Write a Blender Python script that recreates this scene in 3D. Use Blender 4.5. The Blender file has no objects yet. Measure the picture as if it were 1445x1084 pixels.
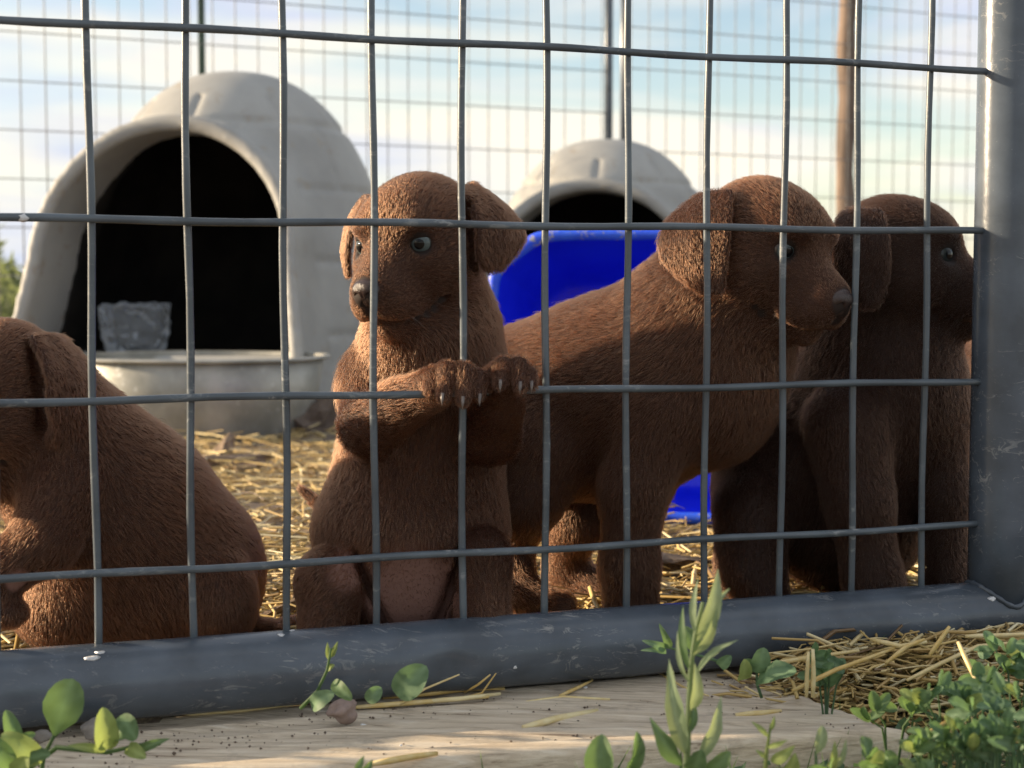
import bpy, bmesh, math, random
import numpy as np
from mathutils import Vector, Matrix
import openvdb

R = math.radians
random.seed(7); rng = np.random.default_rng(7)
scene = bpy.context.scene
C = scene.collection

# ------------------------------------------------------------------ camera
F = 2100.0                      # focal length in photo pixels (photo 1445 x 1084)
H = 0.235                       # camera height over the kennel floor
PITCH = math.atan(135 / F)
cam_d = bpy.data.cameras.new('camera')
cam = bpy.data.objects.new('camera', cam_d); C.objects.link(cam)
cam.location = (0, 0, H); cam.rotation_euler = (math.pi / 2 - PITCH, 0, 0)
cam_d.sensor_width = 36; cam_d.lens = 36 * F / 1445
cam_d.clip_start = 0.01; cam_d.clip_end = 2000
cam_d.dof.use_dof = True; cam_d.dof.focus_distance = 0.92; cam_d.dof.aperture_fstop = 12
scene.camera = cam
scene.render.engine = 'CYCLES'

# ------------------------------------------------------------------ sky, sun, exposure
SUN_EL, SUN_AZ = R(14.5), R(-83)   # azimuth from +Y (view direction), negative = left
sun_dir = Vector((math.sin(SUN_AZ) * math.cos(SUN_EL), math.cos(SUN_AZ) * math.cos(SUN_EL), math.sin(SUN_EL)))
w = bpy.data.worlds.new('World'); scene.world = w; w.use_nodes = True
nt = w.node_tree; nt.nodes.clear()
def N(t, typ, **kw):
    n = t.nodes.new(typ)
    for k, v in kw.items():
        if k.startswith('i_'):
            key = k[2:]; key = int(key) if key.isdigit() else key.replace('_', ' ')
            n.inputs[key].default_value = v
        else: setattr(n, k, v)
    return n
def L(t, a, ao, b, bi): t.links.new(a.outputs[ao], b.inputs[bi])
def ramp(t, stops, interp='LINEAR'):
    n = t.nodes.new('ShaderNodeValToRGB'); n.color_ramp.interpolation = interp
    e = n.color_ramp.elements
    while len(e) > 1: e.remove(e[-1])
    e[0].position = stops[0][0]; e[0].color = stops[0][1]
    for p, c in stops[1:]:
        q = e.new(p); q.color = c
    return n
def g4(v): return (v, v, v, 1)
sky = N(nt, 'ShaderNodeTexSky', sky_type='NISHITA', sun_disc=False)
sky.sun_elevation = SUN_EL; sky.sun_rotation = SUN_AZ
sky.air_density = 1.0; sky.dust_density = 0.6
tc = N(nt, 'ShaderNodeTexCoord')
mp = N(nt, 'ShaderNodeMapping'); mp.inputs['Scale'].default_value = (2.2, 2.2, 13)
L(nt, tc, 'Generated', mp, 'Vector')
nz = N(nt, 'ShaderNodeTexNoise', i_Scale=1.3, i_Detail=3.0, i_Roughness=0.5, i_Distortion=0.5)
L(nt, mp, 'Vector', nz, 'Vector')
cr = ramp(nt, [(0.36, g4(0)), (0.56, g4(1))])
L(nt, nz, 'Fac', cr, 'Fac')
nz2 = N(nt, 'ShaderNodeTexNoise', i_Scale=2.1, i_Detail=3.0)
L(nt, mp, 'Vector', nz2, 'Vector')
cc = ramp(nt, [(0.38, (2.75, 2.95, 3.5, 1)), (0.54, (3.75, 3.65, 3.4, 1)), (0.68, (4.45, 4.1, 3.4, 1))])
L(nt, nz2, 'Fac', cc, 'Fac')
skm = N(nt, 'ShaderNodeMix', data_type='RGBA', blend_type='MULTIPLY'); skm.inputs[0].default_value = 1
L(nt, sky, 'Color', skm, 6); skm.inputs[7].default_value = (0.88, 0.82, 0.80, 1)
mx = N(nt, 'ShaderNodeMix', data_type='RGBA')
L(nt, cr, 'Color', mx, 0); L(nt, skm, 2, mx, 6); L(nt, cc, 'Color', mx, 7)
bg = N(nt, 'ShaderNodeBackground', i_Strength=0.13)
L(nt, mx, 2, bg, 'Color')
wo = N(nt, 'ShaderNodeOutputWorld'); L(nt, bg, 'Background', wo, 'Surface')
sl = bpy.data.lights.new('sun', 'SUN'); sl.energy = 5.0; sl.angle = R(1.2); sl.color = (1.0, 0.79, 0.54)
so = bpy.data.objects.new('sun', sl); C.objects.link(so)
so.rotation_euler = sun_dir.to_track_quat('Z', 'Y').to_euler()
scene.view_settings.view_transform = 'Standard'; scene.view_settings.look = 'None'
scene.view_settings.exposure = 1.05; scene.view_settings.gamma = 1
scene.cycles.use_denoising = True
scene.cycles.max_bounces = 8; scene.cycles.transparent_max_bounces = 16
scene.cycles.diffuse_bounces = 3; scene.cycles.glossy_bounces = 4; scene.cycles.transmission_bounces = 6
try: scene.cycles_curves.shape = 'RIBBONS'; scene.cycles_curves.subdivisions = 2
except Exception: pass

# ------------------------------------------------------------------ helpers
CAMP = np.array((0, 0, H)); RIGHT = np.array((1.0, 0, 0))
FWD = np.array((0, math.cos(PITCH), -math.sin(PITCH))); UP = np.array((0, math.sin(PITCH), math.cos(PITCH)))
def at(px, py, d):
    """a point of the place: where the photo's pixel lies at depth d"""
    return CAMP + RIGHT * ((px - 722.5) / F * d) - UP * ((py - 542) / F * d) + FWD * d
def mm(pxs, d): return pxs * d / F
def on_z(px, py, z=0.0):
    v = RIGHT * ((px - 722.5) / F) - UP * ((py - 542) / F) + FWD
    return CAMP + v * ((z - H) / v[2])
def tag(o, label=None, cat=None, group=None, kind=None):
    for k, v in (('label', label), ('category', cat), ('group', group), ('kind', kind)):
        if v: o[k] = v
    return o
def link(name, me, mat=None, parent=None):
    o = bpy.data.objects.new(name, me); C.objects.link(o)
    if mat is not None and not me.materials: me.materials.append(mat)
    if parent is not None:
        o.parent = parent
        o.matrix_parent_inverse = parent.matrix_world.inverted() if parent.type != 'EMPTY' else Matrix.Translation(-parent.location)
    return o
def empty(name, loc):
    o = bpy.data.objects.new(name, None); o.location = Vector([float(c) for c in loc]); o.empty_display_size = 0.02
    C.objects.link(o); return o
def mesh(name, verts, faces, smooth=True):
    me = bpy.data.meshes.new(name)
    me.from_pydata([tuple(map(float, v)) for v in verts], [], [tuple(map(int, f)) for f in faces])
    if smooth: me.polygons.foreach_set('use_smooth', [True] * len(me.polygons))
    me.update(); return me
def fast_mesh(name, V, Q, smooth=True):
    """V (n,3), Q (m,k) arrays"""
    me = bpy.data.meshes.new(name); V = np.asarray(V, np.float32); Q = np.asarray(Q, np.int32); k = Q.shape[1]
    me.vertices.add(len(V)); me.vertices.foreach_set('co', V.ravel())
    me.loops.add(Q.size); me.loops.foreach_set('vertex_index', Q.ravel())
    me.polygons.add(len(Q)); me.polygons.foreach_set('loop_start', np.arange(len(Q), dtype=np.int32) * k)
    me.polygons.foreach_set('loop_total', np.full(len(Q), k, np.int32))
    if smooth: me.polygons.foreach_set('use_smooth', np.ones(len(Q), bool))
    me.update(calc_edges=True); me.validate(); return me
def tube(pts, radii, seg=10, cap=True):
    pts = [np.array(p, float) for p in pts]
    if not hasattr(radii, '__len__'): radii = [radii] * len(pts)
    V, Fc = [], []; up = None
    for i, p in enumerate(pts):
        t = pts[min(i + 1, len(pts) - 1)] - pts[max(i - 1, 0)]; t /= np.linalg.norm(t) + 1e-12
        if up is None: up = np.array((0, 0, 1.0)) if abs(t[2]) < 0.9 else np.array((1.0, 0, 0))
        a = np.cross(up, t); a /= np.linalg.norm(a) + 1e-12; b = np.cross(t, a); up = b
        for s in range(seg):
            an = 2 * math.pi * s / seg
            V.append(p + radii[i] * (math.cos(an) * a + math.sin(an) * b))
    n = len(pts)
    for i in range(n - 1):
        for s in range(seg):
            s2 = (s + 1) % seg
            Fc.append((i * seg + s, i * seg + s2, (i + 1) * seg + s2, (i + 1) * seg + s))
    if cap:
        Fc.append(tuple(range(seg))[::-1]); Fc.append(tuple(range((n - 1) * seg, n * seg)))
    return V, Fc
def tube_obj(name, pts, radii, mat, parent=None, seg=10):
    V, Fc = tube(pts, radii, seg); return link(name, mesh(name, V, Fc), mat, parent)

# ------------------------------------------------------------------ materials
def mat_new(name):
    m = bpy.data.materials.new(name); m.use_nodes = True; t = m.node_tree; t.nodes.clear()
    o = N(t, 'ShaderNodeOutputMaterial'); p = N(t, 'ShaderNodeBsdfPrincipled'); L(t, p, 0, o, 0)
    return m, t, p, o
def mat_noise(name, c1, c2, scale=20.0, rough=0.6, detail=6.0, stretch=(1, 1, 1), bump=0.0, bscale=None, metal=0.0, spec=0.5, lo=0.35, hi=0.65, c3=None, s3=90.0, a3=0.6):
    m, t, p, o = mat_new(name)
    tc = N(t, 'ShaderNodeTexCoord'); mp = N(t, 'ShaderNodeMapping'); mp.inputs['Scale'].default_value = stretch
    L(t, tc, 'Object', mp, 'Vector')
    nz = N(t, 'ShaderNodeTexNoise', i_Scale=scale, i_Detail=detail, i_Roughness=0.6); L(t, mp, 'Vector', nz, 'Vector')
    r = ramp(t, [(lo, (*c1, 1)), (hi, (*c2, 1))]); L(t, nz, 'Fac', r, 'Fac')
    col = (r, 'Color')
    if c3:
        n3 = N(t, 'ShaderNodeTexNoise', i_Scale=s3, i_Detail=5.0, i_Roughness=0.7); L(t, mp, 'Vector', n3, 'Vector')
        r3 = ramp(t, [(a3, g4(0)), (a3 + 0.08, g4(1))]); L(t, n3, 'Fac', r3, 'Fac')
        mxx = N(t, 'ShaderNodeMix', data_type='RGBA'); L(t, r3, 'Color', mxx, 0); L(t, r, 'Color', mxx, 6)
        mxx.inputs[7].default_value = (*c3, 1); col = (mxx, 2)
    L(t, col[0], col[1], p, 'Base Color')
    p.inputs['Roughness'].default_value = rough; p.inputs['Metallic'].default_value = metal
    p.inputs['Specular IOR Level'].default_value = spec
    if bump:
        n2 = N(t, 'ShaderNodeTexNoise', i_Scale=bscale or scale * 3, i_Detail=8.0, i_Roughness=0.65); L(t, mp, 'Vector', n2, 'Vector')
        b = N(t, 'ShaderNodeBump', i_Strength=bump, i_Distance=0.002); L(t, n2, 'Fac', b, 'Height'); L(t, b, 'Normal', p, 'Normal')
    return m
M = {}
def mat_paint(name, base, scratch, rough=0.38, sc=60.0, amount=0.62):
    """dark painted steel: chalky scratches, dust specks, uneven gloss"""
    m, t, p, o = mat_new(name)
    tc = N(t, 'ShaderNodeTexCoord')
    cols = None
    mp = N(t, 'ShaderNodeMapping'); mp.inputs['Rotation'].default_value = (0, 0.5, R(17.8)); mp.inputs['Scale'].default_value = (0.35, 1.2, 1.2)
    L(t, tc, 'Object', mp, 'Vector')
    n1 = N(t, 'ShaderNodeTexNoise', i_Scale=sc, i_Detail=8.0, i_Roughness=0.75, i_Distortion=1.2); L(t, mp, 'Vector', n1, 'Vector')
    r1 = ramp(t, [(amount, g4(0)), (amount + 0.09, g4(0.75))]); L(t, n1, 'Fac', r1, 'Fac')
    n2 = N(t, 'ShaderNodeTexNoise', i_Scale=sc * 0.25, i_Detail=4.0); L(t, tc, 'Object', n2, 'Vector')
    r2 = ramp(t, [(0.35, (*[c * 0.75 for c in base], 1)), (0.7, (*[c * 1.3 for c in base], 1))]); L(t, n2, 'Fac', r2, 'Fac')
    v = N(t, 'ShaderNodeTexVoronoi', i_Scale=sc * 3.2); L(t, tc, 'Object', v, 'Vector')
    r3 = ramp(t, [(0.0, g4(1)), (0.10, g4(0))]); L(t, v, 'Distance', r3, 'Fac')
    a = N(t, 'ShaderNodeMath', operation='MULTIPLY'); L(t, r3, 'Color', a, 0)
    n4 = N(t, 'ShaderNodeTexNoise', i_Scale=sc * 0.5); L(t, tc, 'Object', n4, 'Vector')
    r4 = ramp(t, [(0.5, g4(0)), (0.62, g4(0.8))]); L(t, n4, 'Fac', r4, 'Fac'); L(t, r4, 'Color', a, 1)
    n5 = N(t, 'ShaderNodeTexNoise', i_Scale=sc * 0.16, i_Detail=3.0); L(t, tc, 'Object', n5, 'Vector'); r5 = ramp(t, [(0.42, g4(0)), (0.62, g4(1))]); L(t, n5, 'Fac', r5, 'Fac')
    m5 = N(t, 'ShaderNodeMath', operation='MULTIPLY'); L(t, r1, 'Color', m5, 0); L(t, r5, 'Color', m5, 1)
    s = N(t, 'ShaderNodeMath', operation='MAXIMUM'); L(t, m5, 0, s, 0); L(t, a, 0, s, 1)
    mxx = N(t, 'ShaderNodeMix', data_type='RGBA'); L(t, s, 0, mxx, 0); L(t, r2, 'Color', mxx, 6); mxx.inputs[7].default_value = (*scratch, 1)
    L(t, mxx, 2, p, 'Base Color')
    rr = N(t, 'ShaderNodeMapRange'); rr.inputs['To Min'].default_value = rough; rr.inputs['To Max'].default_value = min(1, rough + 0.35)
    L(t, s, 0, rr, 'Value'); L(t, rr, 0, p, 'Roughness')
    b = N(t, 'ShaderNodeBump', i_Strength=0.25, i_Distance=0.0006); L(t, n1, 'Fac', b, 'Height'); L(t, b, 'Normal', p, 'Normal')
    return m
M['pipe'] = mat_paint('painted_pipe', (0.076, 0.094, 0.120), (0.33, 0.33, 0.32), 0.24, 120, 0.56)
M['wire'] = mat_paint('coated_wire', (0.08, 0.10, 0.12), (0.30, 0.31, 0.31), 0.32, 90, 0.55)
M['back_wire'] = mat_noise('weathered_wire', (0.16, 0.16, 0.16), (0.28, 0.28, 0.28), 40, 0.5)
M['weld'] = mat_noise('bare_weld', (0.55, 0.56, 0.58), (0.85, 0.86, 0.88), 300, 0.3, metal=0.3, bump=0.6)
M['igloo'] = mat_noise('dusty_plastic', (0.27, 0.27, 0.26), (0.36, 0.36, 0.345), 6, 0.6, bump=0.12, bscale=160, c3=(0.30, 0.275, 0.235), s3=18, a3=0.58)
M['shade_shell'] = mat_noise('interior_shade', (0.010, 0.010, 0.010), (0.022, 0.02, 0.018), 10, 0.9, spec=0.1)  # near-black colour stands in for the shade of the unlit interior
M['zinc'] = mat_noise('galvanised_steel', (0.26, 0.26, 0.23), (0.44, 0.43, 0.39), 14, 0.48, metal=0.4, bump=0.25, bscale=40, c3=(0.50, 0.50, 0.47), s3=45, a3=0.60)
M['blue'] = mat_noise('blue_plastic', (0.004, 0.014, 0.85), (0.008, 0.03, 0.98), 9, 0.35, bump=0.08, bscale=60)
M['blue_rim'] = mat_noise('scuffed_blue_plastic', (0.012, 0.07, 0.82), (0.03, 0.13, 0.9), 30, 0.5, bump=0.3, bscale=150, c3=(0.33, 0.33, 0.36), s3=90, a3=0.57)
M['wood'] = None
M['green_post'] = mat_noise('green_paint', (0.03, 0.06, 0.04), (0.05, 0.09, 0.06), 30, 0.6)
M['old_wood'] = mat_noise('old_wood', (0.10, 0.075, 0.06), (0.24, 0.175, 0.135), 14, 0.85, stretch=(3, 3, 0.4), bump=0.8, bscale=40)
M['bark'] = mat_noise('dry_wood', (0.12, 0.08, 0.05), (0.30, 0.22, 0.15), 40, 0.85, bump=0.8, bscale=120)
M['stone'] = mat_noise('pinkish_stone', (0.22, 0.16, 0.14), (0.33, 0.25, 0.22), 120, 0.75, bump=0.7, bscale=300)
M['pebble'] = mat_noise('grey_stone', (0.15, 0.135, 0.12), (0.25, 0.23, 0.21), 120, 0.8, bump=0.5, bscale=300)
M['soil'] = mat_noise('dry_soil', (0.10, 0.075, 0.055), (0.22, 0.17, 0.125), 9, 0.95, bump=1.0, bscale=160, c3=(0.30, 0.235, 0.15), s3=60, a3=0.55)
M['crumb'] = mat_noise('soil_crumb', (0.07, 0.05, 0.04), (0.16, 0.12, 0.09), 300, 0.95)
M['chalk'] = mat_noise('white_flake', (0.7, 0.7, 0.7), (0.85, 0.85, 0.85), 300, 0.8)
M['claw'] = mat_noise('claw_horn', (0.09, 0.075, 0.07), (0.19, 0.165, 0.155), 400, 0.35)
M['pad'] = mat_noise('paw_pad', (0.045, 0.033, 0.032), (0.08, 0.06, 0.055), 300, 0.6, bump=0.5, bscale=500)
M['nose'] = mat_noise('wet_nose', (0.026, 0.015, 0.013), (0.05, 0.031, 0.028), 300, 0.27, bump=0.35, bscale=900)

def mat_straw():
    m, t, p, o = mat_new('straw'); a = N(t, 'ShaderNodeAttribute', attribute_name='tone')
    r = ramp(t, [(0, (0.15, 0.09, 0.04, 1)), (0.3, (0.40, 0.27, 0.10, 1)), (0.7, (0.58, 0.43, 0.17, 1)), (1, (0.68, 0.60, 0.38, 1))])
    L(t, a, 'Fac', r, 'Fac'); L(t, r, 'Color', p, 'Base Color'); p.inputs['Roughness'].default_value = 0.45
    return m
M['straw'] = mat_straw()
def mat_stalk():
    m, t, p, o = mat_new('straw_stalk'); tc = N(t, 'ShaderNodeTexCoord'); oi = N(t, 'ShaderNodeObjectInfo')
    nz = N(t, 'ShaderNodeTexNoise', i_Scale=160.0, i_Detail=5.0); L(t, tc, 'Object', nz, 'Vector')
    ad = N(t, 'ShaderNodeMath', operation='MULTIPLY_ADD', i_1=0.5, i_2=0.05); L(t, oi, 'Random', ad, 0)
    a2 = N(t, 'ShaderNodeMath', operation='MULTIPLY_ADD', i_1=0.7); L(t, nz, 'Fac', a2, 0); L(t, ad, 0, a2, 2)
    r = ramp(t, [(0.2, (0.36, 0.22, 0.08, 1)), (0.5, (0.60, 0.42, 0.14, 1)), (0.9, (0.72, 0.62, 0.36, 1))]); L(t, a2, 0, r, 'Fac')
    L(t, r, 'Color', p, 'Base Color'); p.inputs['Roughness'].default_value = 0.4
    return m
M['stalk'] = mat_stalk()
def mat_leaf(name, c1, c2, trans, rough=0.55):
    m, t, p, o = mat_new(name); tc = N(t, 'ShaderNodeTexCoord'); oi = N(t, 'ShaderNodeObjectInfo')
    nz = N(t, 'ShaderNodeTexNoise', i_Scale=120.0, i_Detail=4.0); L(t, tc, 'Object', nz, 'Vector')
    ad = N(t, 'ShaderNodeMath', operation='MULTIPLY_ADD', i_1=0.6, i_2=-0.3); L(t, oi, 'Random', ad, 0)
    a2 = N(t, 'ShaderNodeMath', operation='ADD'); L(t, nz, 'Fac', a2, 0); L(t, ad, 0, a2, 1)
    r = ramp(t, [(0.25, (*c1, 1)), (0.75, (*c2, 1))]); L(t, a2, 0, r, 'Fac')
    v = N(t, 'ShaderNodeAttribute', attribute_name='rib'); mxx = N(t, 'ShaderNodeMix', data_type='RGBA')
    L(t, v, 'Fac', mxx, 0); L(t, r, 'Color', mxx, 6); mxx.inputs[7].default_value = (*[min(1, c * 1.9 + 0.03) for c in c2], 1)
    L(t, mxx, 2, p, 'Base Color'); p.inputs['Roughness'].default_value = rough; p.inputs['Specular IOR Level'].default_value = 0.3
    tr = N(t, 'ShaderNodeBsdfTranslucent'); tr.inputs['Color'].default_value = (*trans, 1)
    ms = N(t, 'ShaderNodeMixShader', i_0=0.42); L(t, p, 0, ms, 1); L(t, tr, 0, ms, 2); L(t, ms, 0, o, 0)
    b = N(t, 'ShaderNodeBump', i_Strength=0.3, i_Distance=0.0006); L(t, nz, 'Fac', b, 'Height'); L(t, b, 'Normal', p, 'Normal')
    return m
M['leaf'] = mat_leaf('weed_leaf', (0.075, 0.125, 0.060), (0.13, 0.20, 0.10), (0.22, 0.36, 0.10))
M['leaf_pale'] = mat_leaf('silvery_leaf', (0.16, 0.22, 0.13), (0.27, 0.34, 0.21), (0.42, 0.5, 0.2))
M['leaf_dark'] = mat_leaf('clover_leaf', (0.075, 0.14, 0.085), (0.15, 0.23, 0.135), (0.20, 0.34, 0.12))
M['leaf_yellow'] = mat_leaf('young_leaf', (0.16, 0.22, 0.07), (0.27, 0.33, 0.12), (0.36, 0.45, 0.12))
M['far_weed'] = mat_leaf('far_weed', (0.12, 0.15, 0.075), (0.21, 0.235, 0.13), (0.26, 0.31, 0.12))

def mat_plank():
    m, t, p, o = mat_new('weathered_plank'); tc = N(t, 'ShaderNodeTexCoord')
    mp = N(t, 'ShaderNodeMapping'); mp.inputs['Rotation'].default_value = (0, 0, R(-9.7)); mp.inputs['Scale'].default_value = (1.2, 42, 42); L(t, tc, 'Object', mp, 'Vector')
    n = N(t, 'ShaderNodeTexNoise', i_Scale=7.0, i_Detail=9.0, i_Roughness=0.65, i_Distortion=0.6); L(t, mp, 'Vector', n, 'Vector')
    r = ramp(t, [(0.30, (0.20, 0.145, 0.10, 1)), (0.40, (0.52, 0.43, 0.32, 1)), (0.52, (0.66, 0.56, 0.43, 1)), (0.7, (0.76, 0.68, 0.56, 1))]); L(t, n, 'Fac', r, 'Fac')
    n2 = N(t, 'ShaderNodeTexNoise', i_Scale=16.0, i_Detail=10.0, i_Roughness=0.75); L(t, tc, 'Object', n2, 'Vector')
    r2 = ramp(t, [(0.54, g4(0)), (0.68, g4(0.7))]); L(t, n2, 'Fac', r2, 'Fac')
    mxx = N(t, 'ShaderNodeMix', data_type='RGBA'); L(t, r2, 'Color', mxx, 0); L(t, r, 'Color', mxx, 6); mxx.inputs[7].default_value = (0.30, 0.25, 0.20, 1)
    L(t, mxx, 2, p, 'Base Color'); p.inputs['Roughness'].default_value = 0.85
    b = N(t, 'ShaderNodeBump', i_Strength=0.8, i_Distance=0.002); L(t, n, 'Fac', b, 'Height')
    b2 = N(t, 'ShaderNodeBump', i_Strength=0.6, i_Distance=0.003); L(t, n2, 'Fac', b2, 'Height'); L(t, b, 'Normal', b2, 'Normal'); L(t, b2, 'Normal', p, 'Normal')
    return m
M['wood'] = mat_plank()
def mat_bag():
    m, t, p, o = mat_new('clear_plastic_film')
    p.inputs['Base Color'].default_value = (0.42, 0.47, 0.53, 1); p.inputs['Roughness'].default_value = 0.22
    tr = N(t, 'ShaderNodeBsdfTransparent'); fr = N(t, 'ShaderNodeFresnel', i_IOR=1.5)
    ad = N(t, 'ShaderNodeMath', operation='MULTIPLY_ADD', i_1=1.5, i_2=0.10); ad.use_clamp = True; L(t, fr, 0, ad, 0)
    ms = N(t, 'ShaderNodeMixShader'); L(t, ad, 0, ms, 0); L(t, tr, 0, ms, 1); L(t, p, 0, ms, 2); L(t, ms, 0, o, 0)
    return m
M['bag'] = mat_bag()

# fur and skin
def mat_skin(name):
    m, t, p, o = mat_new(name); a = N(t, 'ShaderNodeAttribute', attribute_name='tint')
    L(t, a, 'Color', p, 'Base Color'); p.inputs['Roughness'].default_value = 0.65; p.inputs['Specular IOR Level'].default_value = 0.25
    tc = N(t, 'ShaderNodeTexCoord'); nz = N(t, 'ShaderNodeTexNoise', i_Scale=260.0, i_Detail=4.0); L(t, tc, 'Object', nz, 'Vector')
    b = N(t, 'ShaderNodeBump', i_Strength=0.25, i_Distance=0.001); L(t, nz, 'Fac', b, 'Height'); L(t, b, 'Normal', p, 'Normal')
    return m
M['skin'] = mat_skin('puppy_skin')
def mat_fur(name, c1, c2):
    """strands darker at the root and paler at the tip, tone varying from tuft to tuft"""
    m = bpy.data.materials.new(name); m.use_nodes = True; t = m.node_tree; t.nodes.clear()
    o = N(t, 'ShaderNodeOutputMaterial'); h = N(t, 'ShaderNodeBsdfHairPrincipled'); h.model = 'CHIANG'; h.parametrization = 'COLOR'
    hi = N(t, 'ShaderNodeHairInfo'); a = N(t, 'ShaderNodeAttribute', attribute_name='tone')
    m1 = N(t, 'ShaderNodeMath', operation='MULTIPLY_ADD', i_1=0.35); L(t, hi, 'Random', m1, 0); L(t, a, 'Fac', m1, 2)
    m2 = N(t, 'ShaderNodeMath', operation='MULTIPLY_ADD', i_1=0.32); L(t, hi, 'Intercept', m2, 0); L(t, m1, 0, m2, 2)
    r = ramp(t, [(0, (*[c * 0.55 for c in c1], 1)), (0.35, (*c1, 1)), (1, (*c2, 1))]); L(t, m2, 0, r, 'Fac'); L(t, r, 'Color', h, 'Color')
    h.inputs['Roughness'].default_value = 0.45; h.inputs['Radial Roughness'].default_value = 0.7; h.inputs['IOR'].default_value = 1.38
    h.inputs['Random Roughness'].default_value = 0.2
    L(t, h, 0, o, 0); return m
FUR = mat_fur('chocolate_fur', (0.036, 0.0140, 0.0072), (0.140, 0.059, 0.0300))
FUR_SHADED = mat_fur('shaded_chocolate_fur', (0.018, 0.0078, 0.0047), (0.060, 0.027, 0.0155))  # darker copy of the same fur, for the puppy that sits in shade
def mat_eye(name, dim=1.0):
    """object space: +Z looks out"""
    m, t, p, o = mat_new(name); tc = N(t, 'ShaderNodeTexCoord'); sp = N(t, 'ShaderNodeSeparateXYZ'); nm = N(t, 'ShaderNodeVectorMath', operation='NORMALIZE')
    L(t, tc, 'Object', nm, 0); L(t, nm, 0, sp, 0)
    r = ramp(t, [(0.0, (0.06, 0.045, 0.04, 1)), (0.40, (0.10, 0.08, 0.07, 1)), (0.47, (0.03, 0.035, 0.035, 1)), (0.60, (0.11, 0.14, 0.14, 1)), (0.88, (0.08, 0.105, 0.11, 1)), (0.915, (0.004, 0.004, 0.005, 1)), (1.0, (0.002, 0.002, 0.003, 1))])
    for q in r.color_ramp.elements: q.color = (q.color[0] * dim, q.color[1] * dim, q.color[2] * dim, 1)
    L(t, sp, 'Z', r, 'Fac'); L(t, r, 'Color', p, 'Base Color'); p.inputs['Roughness'].default_value = 0.07
    p.inputs['Specular IOR Level'].default_value = 0.32
    return m
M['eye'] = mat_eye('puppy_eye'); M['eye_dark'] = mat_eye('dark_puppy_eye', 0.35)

# ------------------------------------------------------------------ signed-distance modelling
def sd_cone(P, a, b, ra, rb):
    ba = b - a; l2 = ba @ ba; rr = ra - rb; a2 = l2 - rr * rr
    if a2 <= 0:
        return np.linalg.norm(P - (a if ra > rb else b), axis=-1) - max(ra, rb)
    il2 = 1 / l2; pa = P - a; y = pa @ ba; z = y - l2
    x = pa * l2 - y[..., None] * ba; x2 = np.einsum('...i,...i', x, x)
    y2 = y * y * l2; z2 = z * z * l2; k = np.sign(rr) * rr * rr * x2
    d = (np.sqrt(x2 * a2 * il2) + y * rr) * il2 - ra
    c1 = np.sign(z) * a2 * z2 > k; c2 = np.sign(y) * a2 * y2 < k
    return np.where(c1, np.sqrt(x2 + z2) * il2 - rb, np.where(c2, np.sqrt(x2 + y2) * il2 - ra, d))
def sd_ell(P, c, r, B):
    q = (P - c) @ B.T                    # rows of B are the axes
    k0 = np.linalg.norm(q / r, axis=-1); k1 = np.linalg.norm(q / (r * r), axis=-1)
    return k0 * (k0 - 1) / np.maximum(k1, 1e-9)
def sd_tri(P, a, b, c):
    ba = b - a; cb = c - b; ac = a - c; n = np.cross(ba, ac)
    pa = P - a; pb = P - b; pc = P - c
    def sg(e, p): return np.sign(p @ np.cross(e, n))
    def ed(e, p):
        t = np.clip((p @ e) / (e @ e), 0, 1)[..., None]; q = e * t - p; return np.einsum('...i,...i', q, q)
    out = sg(ba, pa) + sg(cb, pb) + sg(ac, pc) < 2
    return np.sqrt(np.where(out, np.minimum(np.minimum(ed(ba, pa), ed(cb, pb)), ed(ac, pc)), (pa @ n) ** 2 / (n @ n)))
def sd_prim(P, p):
    if p['t'] == 'cone': return sd_cone(P, p['a'], p['b'], p['ra'], p['rb'])
    if p['t'] == 'ell': return sd_ell(P, p['c'], p['r'], p['B'])
    if p['t'] == 'cap':
        q = P - p['c']; return np.maximum(np.linalg.norm(q, axis=-1) - p['r'], p['h'] - q @ p['n'])
    if p['t'] == 'tris':
        d = None
        for (a, b, c) in p['tris']:
            e = sd_tri(P, a, b, c); d = e if d is None else np.minimum(d, e)
        return d - p['th']
def bounds(p):
    if p['t'] == 'cone':
        q = np.array([p['a'] - p['ra'], p['a'] + p['ra'], p['b'] - p['rb'], p['b'] + p['rb']])
    elif p['t'] == 'cap': q = np.array([p['c'] - p['r'], p['c'] + p['r']])
    elif p['t'] == 'ell':
        m = p['r'].max(); q = np.array([p['c'] - m, p['c'] + m])
    else:
        q = np.concatenate([np.array(x) for x in p['tris']]); q = np.concatenate([q - p['th'], q + p['th']])
    return q.min(0), q.max(0)
def smin(a, b, k):
    h = np.clip(0.5 + 0.5 * (b - a) / k, 0, 1); return b + (a - b) * h - k * h * (1 - h)
def smax(a, b, k): return -smin(-a, -b, k)
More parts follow.
